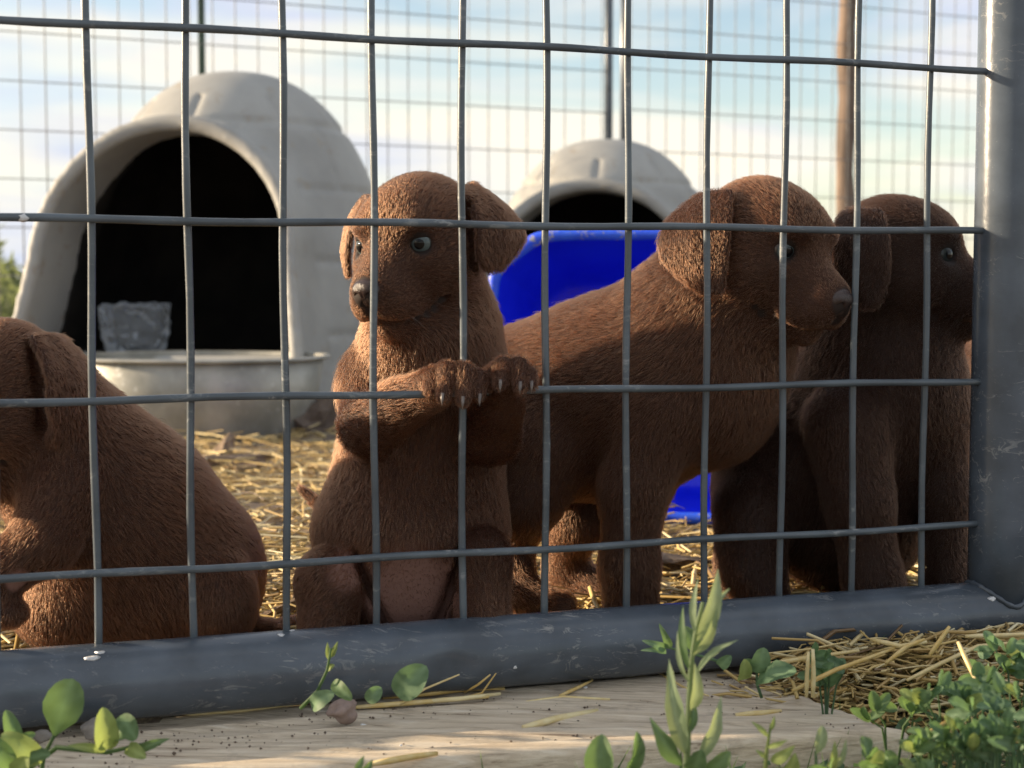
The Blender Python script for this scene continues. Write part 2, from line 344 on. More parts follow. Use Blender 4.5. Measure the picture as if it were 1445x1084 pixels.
def sdf_mesh(name, prims, vox, after=None):
    """continuous surface of smoothly united prims; op 'sub' carves"""
    bs = [bounds(p) for p in prims if p.get('op', 'add') == 'add']
    lo = np.min([b[0] for b in bs], 0) - 4 * vox - 0.004; hi = np.max([b[1] for b in bs], 0) + 4 * vox + 0.004
    n = np.ceil((hi - lo) / vox).astype(int) + 1
    D = np.full(n, 0.05, np.float32)
    ax = [lo[i] + vox * np.arange(n[i]) for i in range(3)]
    for p in prims:
        b0, b1 = bounds(p); k = p['k']; pad = k * 1.5 + 0.012
        i0 = np.maximum(np.floor((b0 - pad - lo) / vox).astype(int), 0); i1 = np.minimum(np.ceil((b1 + pad - lo) / vox).astype(int) + 1, n)
        if (i1 <= i0).any(): continue
        s = tuple(slice(i0[i], i1[i]) for i in range(3))
        G = np.stack(np.meshgrid(*[ax[i][s[i]] for i in range(3)], indexing='ij'), -1)
        d = sd_prim(G, p).astype(np.float32)
        D[s] = smin(D[s], d, k) if p.get('op', 'add') == 'add' else smax(D[s], -d, k)
    if after is not None:
        G = np.stack(np.meshgrid(*ax, indexing='ij'), -1) if name != 'body' else None; D = after(G, D).astype(np.float32)
    g = openvdb.FloatGrid(0.05); g.copyFromArray(D); g.transform = openvdb.createLinearTransform(vox)
    V, Q = g.convertToQuads(0.0)
    V = V + lo
    me = fast_mesh(name, V, Q)
    # orientation
    vol = 0.0
    p0, p1, p2 = V[Q[:, 0]], V[Q[:, 1]], V[Q[:, 2]]
    vol = np.einsum('ij,ij->i', p0 - V.mean(0), np.cross(p1 - V.mean(0), p2 - V.mean(0))).sum()
    if vol < 0: me.flip_normals()
    return me

# ------------------------------------------------------------------ ground
def hnoise(x, y):
    return (np.sin(x * 9.1 + 1.3) * np.sin(y * 7.7 + 0.4) * 0.5 + np.sin(x * 23 + y * 17) * 0.22 + np.sin(x * 41 - y * 37 + 2) * 0.12)
FA = R(17.8); FD = np.array((math.cos(FA), math.sin(FA), 0)); FN = np.array((-math.sin(FA), math.cos(FA), 0)); FO = np.array((0, 0.87, 0))
def ground_z(x, y):
    near = np.clip((y - (0.87 + 0.321 * x) + 0.020) / 0.02, 0, 1)       # soil lies lower in front of the rail
    amp = 0.006 * np.clip((y - 0.9) / 0.5, 0.4, 3)
    bank = 0.03 * np.exp(-(((x + 0.55) / 0.5) ** 2 + ((y - 3.0) / 0.45) ** 2))
    e_ = y - (0.87 + 0.321 * x); rt = np.clip((x - 0.13) / 0.06, 0, 1) * 0.024 * np.clip((e_ + 0.10) / 0.06, 0, 1) * (1 - near)
    return (near - 1) * 0.030 + rt + hnoise(x, y) * amp * (y < 6) + bank
def spaced(a, b, n, c, s):
    u = np.linspace(np.arcsinh((a - c) / s), np.arcsinh((b - c) / s), n); return c + s * np.sinh(u)
gx = spaced(-900, 900, 260, 0, 0.35); gy = spaced(-20, 1500, 300, 1.0, 0.35)
GX, GY = np.meshgrid(gx, gy, indexing='ij')
V = np.stack([GX, GY, ground_z(GX, GY)], -1).reshape(-1, 3)
ii = np.arange(len(gx) * len(gy)).reshape(len(gx), len(gy))
Q = np.stack([ii[:-1, :-1], ii[1:, :-1], ii[1:, 1:], ii[:-1, 1:]], -1).reshape(-1, 4)
tag(link('ground', fast_mesh('ground', V, Q), M['soil']), 'bare brown soil of the kennel floor strewn with straw', None, None, 'structure')

# ------------------------------------------------------------------ front kennel panel
def fence_pt(px, py, off=0.0):
    """where the photo's pixel meets the panel's plane"""
    v = RIGHT * ((px - 722.5) / F) - UP * ((py - 542) / F) + FWD
    o = FO + FN * off
    s = ((o - CAMP) @ FN) / (v @ FN); return CAMP + v * s
def fs(p): return (p - FO) @ FD
rows_px = [28, 308, 568, 817]
row_z = [fence_pt(0, y)[2] for y in rows_px]
dz = row_z[0] - row_z[1]
row_z = [row_z[0] + dz * 1.03 * k for k in (3, 2, 1)] + row_z
s_first, s_last = fs(fence_pt(125 + 3, 308)), fs(fence_pt(1312, 327)); ds = (s_last - s_first) / 10
rail_top = fence_pt(722, 868)[2]; rail_bot = fence_pt(722, 967)[2]; rr = (rail_top - rail_bot) / 2; rail_z = (rail_top + rail_bot) / 2
post_s = fs(fence_pt(1378, 542)) + 0.0196
panel = empty('kennel_panel', FO + FD * 0.1)
tag(panel, 'dark grey welded wire kennel panel with pipe frame in front of the puppies', 'fence panel', 'kennel panels')
def fp(s, z, off=0.0): return FO + FD * s + FN * off + np.array((0, 0, z))
top_z = row_z[0] + 0.04
# vertical wires lie behind the horizontal ones
for i in range(-5, 11):
    s = s_first + ds * i; n = 24
    j = random.uniform(-1, 1) * 0.0008
    pts = [fp(s + j + 0.0007 * math.sin(k * 0.9 + i * 2.1), rail_z + (top_z - rail_z) * k / n, 0.0021) for k in range(n + 1)]
    tube_obj('wire', pts, [0.00215 * (1 + 0.05 * math.sin(k * 2.3 + i)) for k in range(n + 1)], M['wire'], panel, 12)
for i, z in enumerate(row_z):
    n = 40; s0, s1 = s_first - ds * 5.4, post_s - 0.006
    pts = [fp(s0 + (s1 - s0) * k / n, z + 0.0006 * math.sin(k * 0.7 + i * 3), -0.0021) for k in range(n + 1)]
    tube_obj('wire', pts, [0.0022 * (1 + 0.05 * math.sin(k * 1.9 + i)) for k in range(n + 1)], M['wire'], panel, 12)
# weld beads where the wires cross
bead = mesh('weld_bead', *tube([(0, 0, -0.0032), (0, 0, -0.0015), (0, 0, 0.0015), (0, 0, 0.0032)], [0.0006, 0.0016, 0.0016, 0.0006], 8))
# bottom rail, with a dent
s0, s1, n, seg = s_first - ds * 5.6, post_s + 0.16, 160, 40
V, Q = [], []
sd_ = fs(fence_pt(622, 915))
for k in range(n + 1):
    s = s0 + (s1 - s0) * k / n
    for a in range(seg):
        an = 2 * math.pi * a / seg; c, sn = math.cos(an), math.sin(an)
        r = rr * (1 + 0.004 * math.sin(s * 61 + 3 * an) + 0.003 * math.sin(s * 143 + an))
        dn = math.exp(-((s - sd_) / 0.011) ** 2) * math.exp(-((an - 3.35) / 0.5) ** 2)
        dn2 = math.exp(-((s - sd_ - 0.02) / 0.016) ** 2) * math.exp(-((an - 3.75) / 0.45) ** 2)
        r -= 0.0045 * dn - 0.0022 * dn2
        V.append(fp(s, rail_z + r * sn, r * c))
for k in range(n):
    for a in range(seg):
        a2 = (a + 1) % seg
        Q.append((k * seg + a, k * seg + a2, (k + 1) * seg + a2, (k + 1) * seg + a))
me = fast_mesh('bottom_rail', V, Q); link('bottom_rail', me, M['pipe'], panel)
prad = min(0.0196, rr * 0.96)
tube_obj('post', [fp(post_s, rail_z + (1.2 - rail_z) * k / 20, 0) for k in range(21)], prad, M['pipe'], panel, 40)
tube_obj('top_rail', [fp(s0 + (post_s - s0) * k / 6, top_z, 0) for k in range(7)], 0.0195, M['pipe'], panel, 20)
# weld bead between post and rail
wp = []
for k in range(61):
    an = 2 * math.pi * k / 60; off = prad * math.sin(an)
    wp.append(fp(post_s + prad * 1.03 * math.cos(an), rail_z + math.sqrt(max(rr * rr - off * off, 0)) , off * 1.02))
tube_obj('weld', wp, [0.0018 * (1 + 0.18 * math.sin(k * 2.1)) for k in range(61)], M['pipe'], panel, 8)
def blob(name, c, r, mat, parent, flat=0.35, nrm=None, seed=0, sub=2):
    bm = bmesh.new(); bmesh.ops.create_icosphere(bm, subdivisions=sub, radius=1)
    rnd = random.Random(seed); ph = [rnd.uniform(0, 6) for _ in range(6)]
    q = Vector(nrm if nrm is not None else (0, 0, 1)).to_track_quat('Z', 'Y')
    for v in bm.verts:
        p = v.co.copy(); f = 1 + 0.2 * math.sin(3 * p.x + ph[0]) + 0.18 * math.sin(4 * p.y + ph[1]) + 0.15 * math.sin(5 * p.z + 3 * p.x + ph[2])
        v.co = Vector([float(x) for x in c]) + q @ Vector((p.x * r[0] * f, p.y * r[1] * f, p.z * r[2] * f))
    me = bpy.data.meshes.new(name); bm.to_mesh(me); bm.free()
    me.polygons.foreach_set('use_smooth', [True] * len(me.polygons)); return link(name, me, mat, parent)
for (px, py, wd) in ((128, 921, 9), (140, 915, 6), (1378, 838, 8), (412, 884, 5), (395, 893, 6), (712, 930, 4), (703, 935, 3)):
    v = fence_pt(px, py); s = fs(v); dzz = v[2] - rail_z
    an = math.acos(max(-1, min(1, dzz / rr))); nr = -FN * math.sin(an) + np.array((0, 0, math.cos(an)))
    p = fp(s, rail_z, 0) + nr * rr
    blob('paint_chip', p, (mm(wd, 0.85), mm(wd * 0.6, 0.85), 0.0005), M['weld'], panel, nrm=nr, seed=px)
v = fence_pt(30, 308); blob('paint_chip', v - FN * 0.0022, (0.004, 0.0023, 0.0023), M['weld'], panel, nrm=(0, 0, 1), seed=5)

# ------------------------------------------------------------------ back panels
BO = at(0, 407, 3.12); BE = at(1340, 407, 4.15); BO[2] = BE[2] = 0
BD = (BE - BO) / np.linalg.norm(BE - BO)
def bpt(px):
    v = RIGHT * ((px - 722.5) / F) + FWD; nrm = np.array((-BD[1], BD[0], 0))
    s = ((BO - CAMP) @ nrm) / (v @ nrm); return (CAMP + v * s - BO) @ BD
def back_panel(sa, sb, label, zrows, posts):
    e = empty('kennel_panel', BO + BD * (sa + sb) / 2); tag(e, label, 'fence panel', 'kennel panels')
    n = int((sb - sa) / 0.0508)
    proto = mesh('back_wire', *tube([(0, 0, 0.03), (0, 0, 1.5)], 0.0014, 6))
    nb = np.array((-BD[1], BD[0], 0)) * 0.0032
    for i in range(n + 1):
        o = link('wire', proto, M['back_wire'], e); o.location = Vector(BO + BD * (sa + 0.02 + i * 0.0508) + nb)
    ph = mesh('back_wire_row', *tube([BD * 0.0, BD * (sb - sa)], 0.0014, 6))
    for z in zrows:
        o = link('wire', ph, M['back_wire'], e); p = BO + BD * sa; o.location = Vector((p[0], p[1], z))
    for s in posts:
        p = BO + BD * s; tube_obj('post', [(p[0], p[1], 0.0), (p[0], p[1], 1.55)], 0.0105, M['pipe'], e, 16)
    p0, p1 = BO + BD * sa, BO + BD * sb
    tube_obj('bottom_rail', [(p0[0], p0[1], 0.02), (p1[0], p1[1], 0.02)], 0.0105, M['pipe'], e, 12)
    tube_obj('top_rail', [(p0[0], p0[1], 1.55), (p1[0], p1[1], 1.55)], 0.0105, M['pipe'], e, 12)
zr = [0.07 + 0.1016 * k for k in range(15)]
sp1, sp2 = bpt(857), bpt(879)
back_panel(bpt(-160), sp1 + 0.001, 'wire kennel panel behind the big domed dog house, left of the paired posts', [z - 0.012 for z in zr], [bpt(-160), sp1])
back_panel(sp2, bpt(1500), 'wire kennel panel behind the chocolate puppies, right of the paired posts', zr, [sp2, bpt(1500)])
p = at(289, 407, 3.55)
o = empty('steel_fence_post', (p[0], p[1], 0)); tag(o, 'green steel fence post rising behind the big domed dog house', 'fence post')
tube_obj('shaft', [(p[0], p[1], 0), (p[0], p[1], 1.6)], 0.0085, M['green_post'], o, 8)
V = [(p[0] + x, p[1] + y, z) for z in (0.0, 1.6) for (x, y) in ((-0.003, -0.022), (0.003, -0.022), (0.003, 0), (-0.003, 0))]
link('rib', mesh('rib', V, [(0, 1, 5, 4), (1, 2, 6, 5), (2, 3, 7, 6), (3, 0, 4, 7), (4, 5, 6, 7)], False), M['green_post'], o)
p = at(1191, 407, 4.9)
V, Fc = tube([(p[0] + 0.004 * math.sin(k * 1.3), p[1], -0.02 + 1.9 * k / 24) for k in range(25)], [0.031 * (1 + 0.07 * math.sin(k * 2.1) + 0.05 * math.sin(k * 5.3)) for k in range(25)], 14)
tag(link('wooden_post', mesh('wooden_post', V, Fc), M['old_wood']), 'rough weathered wooden post standing beyond the wire mesh', 'post')
# ------------------------------------------------------------------ far weeds
def scatter_leaves(name, n, fn, mat, parent=None):
    """one mass of small folded leaves"""
    V, Q = [], []
    for i in range(n):
        b, d, wv, l, wd = fn()
        m_ = b + d * l * 0.5; nrm = np.cross(d, wv)
        k = len(V)
        V += [b, m_ + wv * wd - nrm * wd * 0.3, b + d * l, m_ - wv * wd - nrm * wd * 0.3]
        Q.append((k, k + 1, k + 2, k + 3))
    me = fast_mesh(name, np.array(V), np.array(Q)); return link(name, me, mat, parent)
def unit(v): v = np.array(v, float); return v / (np.linalg.norm(v) + 1e-12)
def far_weed():
    d = random.uniform(4.4, 7.5); px = random.uniform(-260, 150) if random.random() < 0.7 else random.uniform(-260, 1600)
    p = at(px, 407, d); z = random.random() ** 1.2 * (0.42 - 0.17 * (math.sin(px * 0.05) * 0.5 + 0.5)) * (1 if px < 160 else 0.5)
    return np.array((p[0], p[1], z)), unit((random.gauss(0, .5), random.gauss(0, .5), random.uniform(0.2, 1))), unit((random.gauss(0, 1), random.gauss(0, 1), 0.1)), random.uniform(0.04, 0.10), random.uniform(0.006, 0.016)
tag(scatter_leaves('weeds', 9000, far_weed, M['far_weed']), 'tall green weeds growing beyond the back mesh beside the dog house', 'weeds', None, 'stuff')

# ------------------------------------------------------------------ domed dog houses
def prim_cone(a, b, ra, rb, k=0.01, op='add'): return dict(t='cone', a=np.array(a, float), b=np.array(b, float), ra=ra, rb=rb, k=k, op=op)
def prim_ell(c, r, B=np.eye(3), k=0.01, op='add'): return dict(t='ell', c=np.array(c, float), r=np.array(r, float), B=np.array(B, float), k=k, op=op)
def dome_d(G, off=0.0):
    z = np.maximum(G[..., 2], 0); rad = np.sqrt(G[..., 0] ** 2 + G[..., 1] ** 2)
    a, b = 0.315 - off, 0.622 - off
    e = ((rad / a) ** 2.35 + (z / b) ** 2.35) ** (1 / 2.35)
    return (e - 1) * np.minimum(a, b) * 0.95
def arch_d(G, wd, top, zc=0.26):
    """section of the doorway in x-z: splayed sides under a round head"""
    x, z = np.abs(G[..., 0]), G[..., 2]
    r = wd * 0.74
    c = np.sqrt(x ** 2 + np.maximum(z - (top - r), 0) ** 2) - r
    side = (x - (r + (top - r - z) * 0.155)) * 0.985
    return np.where(z > top - r, c, side)
def igloo_field(G, D):
    d = dome_d(G); G2 = G.copy()
    slope = G[..., 1] + 0.40 - 0.22 * np.clip(G[..., 2], 0, 1)           # the entry's face leans back
    ent = np.maximum(arch_d(G, 0.318, 0.502), np.maximum(-slope, G[..., 1] - 0.02))
    sh = smin(d, ent, 0.03)
    lip = np.maximum(np.abs(arch_d(G, 0.318, 0.502) - 0.002) - 0.008, np.abs(slope - 0.010) - 0.014)
    sh = smin(sh, lip, 0.01)
    # moulded block grooves
    th = np.arctan2(G[..., 0], -G[..., 1]); z = G[..., 2]
    hz = np.full(z.shape, 9.0)
    for q in (0.13, 0.26, 0.39, 0.51): hz = np.minimum(hz, np.abs(z - q))
    row = np.searchsorted([0.13, 0.26, 0.39, 0.51], z.ravel()).reshape(z.shape)
    cell = np.abs(((th / (math.pi / 4) + 0.5 * (row % 2)) % 1) - 0.5); vz = (0.5 - cell) * (math.pi / 4) * np.sqrt(G[..., 0] ** 2 + G[..., 1] ** 2)
    gr = np.minimum(hz, np.where(z > 0.56, 9, vz)); keep = (np.abs(d - sh) < 0.02)
    sh = sh + 0.0042 * np.exp(-(gr / 0.006) ** 2) * keep
    base = np.maximum(np.sqrt(G[..., 0] ** 2 + (G[..., 1] + 0.03) ** 2) - 0.318, np.abs(z - 0.03) - 0.03)
    sh = smin(sh, base, 0.02)
    inner = dome_d(G, 0.022); hole = np.maximum(arch_d(G, 0.302, 0.484), np.maximum(G[..., 1] - 0.0, 0.100 - z))
    inn = np.minimum(np.maximum(inner, 0.07 - z), hole)
    sh = smax(sh, -inn, 0.008)
    return np.maximum(sh, -z)
def shade_shell_field(G, D):
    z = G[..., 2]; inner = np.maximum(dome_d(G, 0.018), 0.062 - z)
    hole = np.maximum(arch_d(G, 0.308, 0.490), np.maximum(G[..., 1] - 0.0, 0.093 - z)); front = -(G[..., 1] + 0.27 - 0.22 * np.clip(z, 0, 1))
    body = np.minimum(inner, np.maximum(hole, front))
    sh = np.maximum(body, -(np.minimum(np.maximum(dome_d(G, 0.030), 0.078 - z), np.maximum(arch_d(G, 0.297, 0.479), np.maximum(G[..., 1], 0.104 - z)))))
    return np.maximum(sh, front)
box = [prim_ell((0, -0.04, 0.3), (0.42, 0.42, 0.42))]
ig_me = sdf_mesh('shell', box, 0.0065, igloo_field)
shade_me = sdf_mesh('shade_shell', box, 0.0075, shade_shell_field)  # added inner shell that paints the doorway's shade
def igloo(loc, sc, yaw, label):
    e = empty('dog_house', loc); tag(e, label, 'dog house', 'domed plastic dog houses')
    for nm, me, mt in (('shell', ig_me, M['igloo']), ('shade_shell', shade_me, M['shade_shell'])):
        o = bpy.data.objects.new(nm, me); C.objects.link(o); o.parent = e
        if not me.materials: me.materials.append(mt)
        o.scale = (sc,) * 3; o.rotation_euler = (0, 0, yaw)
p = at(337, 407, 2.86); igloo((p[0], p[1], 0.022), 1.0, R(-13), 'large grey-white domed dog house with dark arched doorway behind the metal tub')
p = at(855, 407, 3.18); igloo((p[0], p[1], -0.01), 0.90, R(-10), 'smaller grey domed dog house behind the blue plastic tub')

# ------------------------------------------------------------------ metal tub
def lathe(name, prof, c, mat, parent, seg=72, sx=1.0, sy=1.0, wob=0.0):
    V, Fc = [], []
    for k in range(seg):
        an = 2 * math.pi * k / seg
        for i, (r, z) in enumerate(prof):
            q = r * (1 + wob * math.sin(2 * an + 0.5))
            V.append((c[0] + q * math.cos(an) * sx, c[1] + q * math.sin(an) * sy, c[2] + z + wob * 0.06 * math.sin(3 * an + 1)))
    m_ = len(prof)
    for k in range(seg):
        for i in range(m_ - 1):
            a, b = k * m_ + i, ((k + 1) % seg) * m_ + i; Fc.append((a, b, b + 1, a + 1))
    return link(name, mesh(name, V, Fc), mat, parent)
p = at(277, 500, 2.36); tubc = (p[0], p[1], 0.004)
e = empty('metal_tub', tubc); tag(e, 'round galvanised metal tub with rolled rim in front of the big dog house', 'tub')
lathe('wall', [(0.165, 0.006), (0.172, 0.002), (0.178, 0.010), (0.186, 0.06), (0.194, 0.120), (0.192, 0.121), (0.183, 0.06), (0.172, 0.010), (0.10, 0.009), (0.001, 0.009)], tubc, M['zinc'], e, 96, 1.03, 0.85, 0.008)
lathe('rim', [(0.192 + 0.0065 * (1 + math.cos(a)), 0.1225 + 0.0032 * math.sin(a)) for a in [2 * math.pi * k / 10 for k in range(11)]], tubc, M['zinc'], e, 96, 1.03, 0.85, 0.008)
# clear plastic bag in the doorway
def bag():
    bm = bmesh.new(); bmesh.ops.create_icosphere(bm, subdivisions=5, radius=1)
    rnd = random.Random(3)
    dirs = [Vector((rnd.gauss(0, 1), rnd.gauss(0, 1), rnd.gauss(0, 1))).normalized() for _ in range(26)]; am = [rnd.uniform(0.03, 0.11) for _ in dirs]; fr = [rnd.uniform(3, 9) for _ in dirs]
    for v in bm.verts:
        q = v.co.copy()
        s = max(abs(q.x), abs(q.y), abs(q.z)); q = q.lerp(q / s * 0.95, 0.65)
        d = sum(a * (abs(math.sin(f * q.dot(dd))) - 0.5) for dd, a, f in zip(dirs, am, fr))
        q *= 1 + d * 0.55
        v.co = Vector((q.x * 0.048 * (1 + 0.12 * q.z), q.y * 0.035, q.z * 0.042))
    me = bpy.data.meshes.new('plastic_bag'); bm.to_mesh(me); bm.free(); return me
o = link('plastic_bag', bag(), M['bag']); p = at(191, 474, 2.60); o.location = Vector(p); o.location.z = 0.122 + 0.040
tag(o, 'crumpled clear plastic bag sitting in the dog house doorway', 'bag')

# ------------------------------------------------------------------ blue tub on its side
def blue_tub():
    c = at(905, 530, 1.50); c[2] = 0.148
    e = empty('plastic_tub', (c[0], c[1], 0)); tag(e, 'bright blue plastic tub tipped on its side behind the standing puppy', 'tub')
    yaw = R(8); ax = unit((math.sin(yaw) * -1.0, -1.0, 0.16)); u = unit(np.cross((0, 0, 1.0), ax)); v = np.cross(ax, u)
    # chamfered oblong outline
    cor = [(0.149, 0.104), (0.101, 0.139), (-0.101, 0.139), (-0.149, 0.104), (-0.149, -0.104), (-0.101, -0.139), (0.101, -0.139), (0.149, -0.104)]
    per = []
    for q in range(8):
        a_, b_, c_ = np.array(cor[q - 1]), np.array(cor[q]), np.array(cor[(q + 1) % 8])
        p_, n_ = b_ + (a_ - b_) * 0.16, b_ + (c_ - b_) * 0.16
        for t in np.linspace(0, 1, 7): per.append(p_ * (1 - t) ** 2 + 2 * b_ * t * (1 - t) + n_ * t * t)
    Rm = 0.130
    def ring(r, h):
        k_ = r - Rm
        return [c + ax * h + u * (q[0] * (1 + k_ / 0.149)) + v * (q[1] * (1 + k_ / 0.139)) for q in per]
    def loft(rings, closed_end=False):
        n = len(rings[0]); V = [p for r_ in rings for p in r_]; Fc = []
        for i in range(len(rings) - 1):
            for k in range(n): Fc.append((i * n + k, i * n + (k + 1) % n, (i + 1) * n + (k + 1) % n, (i + 1) * n + k))
        if closed_end: Fc.append(tuple(range((len(rings) - 1) * n, len(rings) * n)))
        return V, Fc
    r0 = 0.0
    inner = [ring(Rm, 0.0), ring(Rm - 0.006, -0.03), ring(Rm - 0.0075, -0.033), ring(Rm - 0.013, -0.07), ring(Rm - 0.0145, -0.073), ring(Rm - 0.022, -0.12), ring(Rm - 0.036, -0.13)]
    V, Fc = loft(inner, True); link('inner_wall', mesh('inner_wall', V, Fc), M['blue'], e)
    outer = [ring(Rm + 0.004, 0.0), ring(Rm - 0.01, -0.07), ring(Rm - 0.018, -0.125), ring(Rm - 0.034, -0.136)]
    V, Fc = loft(outer, True); link('outer_wall', mesh('outer_wall', V, Fc), M['blue'], e)
    rim = [ring(Rm + 0.004 + 0.006 * math.cos(a), 0.002 + 0.006 * math.sin(a)) for a in [2 * math.pi * k / 12 for k in range(13)]]
    V, Fc = loft(rim); link('rim', mesh('rim', V, Fc), M['blue_rim'], e)
blue_tub()

# ------------------------------------------------------------------ puppies
BROWN = np.array((0.036, 0.0145, 0.0080)); DARK = np.array((0.022, 0.014, 0.012)); PINK = np.array((0.27, 0.145, 0.115))
def pc(A, B, ra, rb, k=0.012, fl=0.008, fd=None):
    a, b = at(*A), at(*B)
    return dict(t='cone', a=a, b=b, ra=mm(ra, A[2]), rb=mm(rb, B[2]), k=k, fl=fl, fd=unit(b - a) if fd is None else unit(fd))
def pe(c, r, k=0.012, fl=0.008, fd=(0, 0, -1), yaw=0.0, roll=0.0):
    B = np.array([RIGHT, UP, FWD])
    cy, sy, cr_, sr = math.cos(yaw), math.sin(yaw), math.cos(roll), math.sin(roll)
    B = np.array([[cr_, sr, 0], [-sr, cr_, 0], [0, 0, 1]]) @ np.array([[cy, 0, sy], [0, 1, 0], [-sy, 0, cy]]) @ B
    return dict(t='ell', c=at(*c), r=np.array([mm(x, c[2]) for x in r]), B=B, k=k, fl=fl, fd=unit(fd))
def chain(pts, rs, k=0.012, fl=0.007, fd=None):
    return [pc(pts[i], pts[i + 1], rs[i], rs[i + 1], k, fl, fd) for i in range(len(pts) - 1)]
def ear(v, th=0.0041, k=0.004, fl=0.006, rows=7, bulge=0.0):
    """hanging flap through two edges (root, bend, middle) that meet in a rounded tip"""
    R1, R2, B1, B2, M1, M2, T = [at(*q) for q in v]
    mid = lambda a, b: (a + b) / 2
    E1 = [R1 * 1.3 - 0.3 * B1, R1, B1, M1, T + 0.16 * (M1 - M2), T * 1.5 - 0.5 * mid(M1, M2)]; E2 = [R2 * 1.3 - 0.3 * B2, R2, B2, M2, T + 0.14 * (M2 - M1), T * 1.5 - 0.5 * mid(M1, M2)]
    def cat(E, t):
        i = min(int(t), 2); f = t - i; p0, p1, p2, p3 = E[i:i + 4]
        return 0.5 * (2 * p1 + (p2 - p0) * f + (2 * p0 - 5 * p1 + 4 * p2 - p3) * f * f + (3 * p1 - p0 - 3 * p2 + p3) * f ** 3)
    G_ = []
    for r_ in range(rows):
        t = 3 * r_ / (rows - 1); a, b = cat(E1, t), cat(E2, t); n_ = unit(np.cross(b - a, (T - R1)))
        if n_[1] > 0: n_ = -n_
        G_.append([a, mid(a, b) + n_ * np.linalg.norm(b - a) * 0.10, b])
    tr = []
    for r_ in range(rows - 1):
        for c_ in range(2):
            a, b, c, d = G_[r_][c_], G_[r_][c_ + 1], G_[r_ + 1][c_ + 1], G_[r_ + 1][c_]; tr += [(a, b, c), (a, c, d)]
    return dict(t='tris', tris=tr, th=th, k=k, fl=fl, fd=unit(T - (R1 + R2) / 2))
class Head:
    def __init__(s, c, yaw, pitch, roll=0.0, sc=1.0):
        s.c = at(*c); s.sc = sc
        f0 = np.array((math.sin(yaw), -math.cos(yaw), 0)); z = np.array((0, 0, 1.0))
        f = f0 * math.cos(pitch) - z * math.sin(pitch); l = unit(np.cross(z, f)); u = np.cross(f, l)
        s.f = f; s.l = l * math.cos(roll) + u * math.sin(roll); s.u = np.cross(f, s.l)
        s.B = np.array([s.f, s.l, s.u])
    def T(s, x, y, z): return s.c + s.sc * (x * s.f + y * s.l + z * s.u)
    def D(s, x, y, z): return unit(x * s.f + y * s.l + z * s.u)
    def e(s, c, r, k=0.008, fl=0.0045, fd=(-1, 0, 0), op='add'):
        return dict(t='ell', c=s.T(*c), r=np.array(r) * s.sc, B=s.B, k=k, fl=fl, fd=s.D(*fd), op=op)
    def k_(s, a, b, ra, rb, k=0.008, fl=0.004, fd=(-1, 0, 0.1), op='add'):
        return dict(t='cone', a=s.T(*a), b=s.T(*b), ra=ra * s.sc, rb=rb * s.sc, k=k, fl=fl, fd=s.D(*fd), op=op)
    def prims(s):
        p = [s.e((-0.002, 0, 0.004), (0.043, 0.0385, 0.0385), 0.012, 0.0055, (-1, 0, -0.1)),
             s.e((0.018, 0, 0.010), (0.025, 0.031, 0.024), 0.012, 0.0045, (-1, 0, 0.5)),
             s.k_((0.022, 0, -0.012), (0.056, 0, -0.0215), 0.0260, 0.0198, 0.012, 0.003, (-1, 0, 0.3))]
        for y in (-1, 1):
            p += [s.e((0.010, y * 0.023, -0.018), (0.027, 0.019, 0.022), 0.014, 0.005, (-1, y * 0.3, -0.5)),
                  s.e((0.045, y * 0.0100, -0.0300), (0.0240, 0.0140, 0.0152), 0.006, 0.003, (-1, y * 0.4, -0.5)),
                  s.e((0.030, y * 0.0165, 0.0155), (0.012, 0.010, 0.006), 0.010, 0.004, (-0.6, y * 0.5, 0.6)),
                  s.e((0.029, y * 0.019, -0.008), (0.012, 0.009, 0.008), 0.010, 0.004, (-0.8, y * 0.5, -0.4))]
        p += [s.k_((0.012, 0, -0.040), (0.051, 0, -0.0425), 0.020, 0.0115, 0.004, 0.0035, (-1, 0, -0.3)),
              s.k_((0.050, 0, -0.016), (0.064, 0, -0.0200), 0.0115, 0.0100, 0.006, 0.0015)]
        # mouth slit along both cheeks, philtrum, eye sockets
        for y in (-1, 1):
            pts = [(0.067, 0.0, -0.0385), (0.059, y * 0.0105, -0.0420), (0.045, y * 0.0175, -0.0425), (0.032, y * 0.0225, -0.0390), (0.022, y * 0.0275, -0.0300)]
            for a, b in zip(pts[:-1], pts[1:]):
                p.append(s.k_(a, b, 0.0015, 0.0015, 0.0018, 0.002, op='sub'))
            p.append(s.e((0.0385, y * 0.0240, 0.0032), (0.0058, 0.0056, 0.0036), 0.0014, op='sub'))
        for y in (-1, 1):                                   # upper and lower lid
            c = s.eye_c(y); out = s.D(0.8, y * 0.55, 0)
            for sg, hh in ((1, 0.0002), (-1, 0.0016)):
                p.append(dict(t='cap', c=c, r=0.0102 * s.sc, n=unit(s.u * sg - out * 0.25), h=hh * s.sc, k=0.0016, fl=0.002, fd=s.D(-1, y * .3, 0.2 * sg)))
        p.append(s.k_((0.0735, 0, -0.026), (0.0705, 0, -0.0385), 0.0011, 0.0011, 0.0015, op='sub'))
        return p
    def eye_c(s, y): return s.T(0.0310, y * 0.0198, 0.0028)
    def marks(s):
        """(centre, radius, soft, tint, fur kept)"""
        m = []
        for y in (-1, 1):
            m.append((s.T(0.0375, y * 0.0235, 0.0032), 0.0064 * s.sc, 0.0022, DARK * 0.8, 0.0))
            for q in ((0.064, y * 0.005, -0.0405), (0.059, y * 0.0105, -0.0420), (0.052, y * 0.0145, -0.0425), (0.045, y * 0.0175, -0.0425), (0.038, y * 0.0205, -0.041), (0.032, y * 0.0225, -0.0390), (0.027, y * 0.0252, -0.0345), (0.022, y * 0.0275, -0.0300)):
                m.append((s.T(*q), 0.0026 * s.sc, 0.0015, DARK, 0.0))
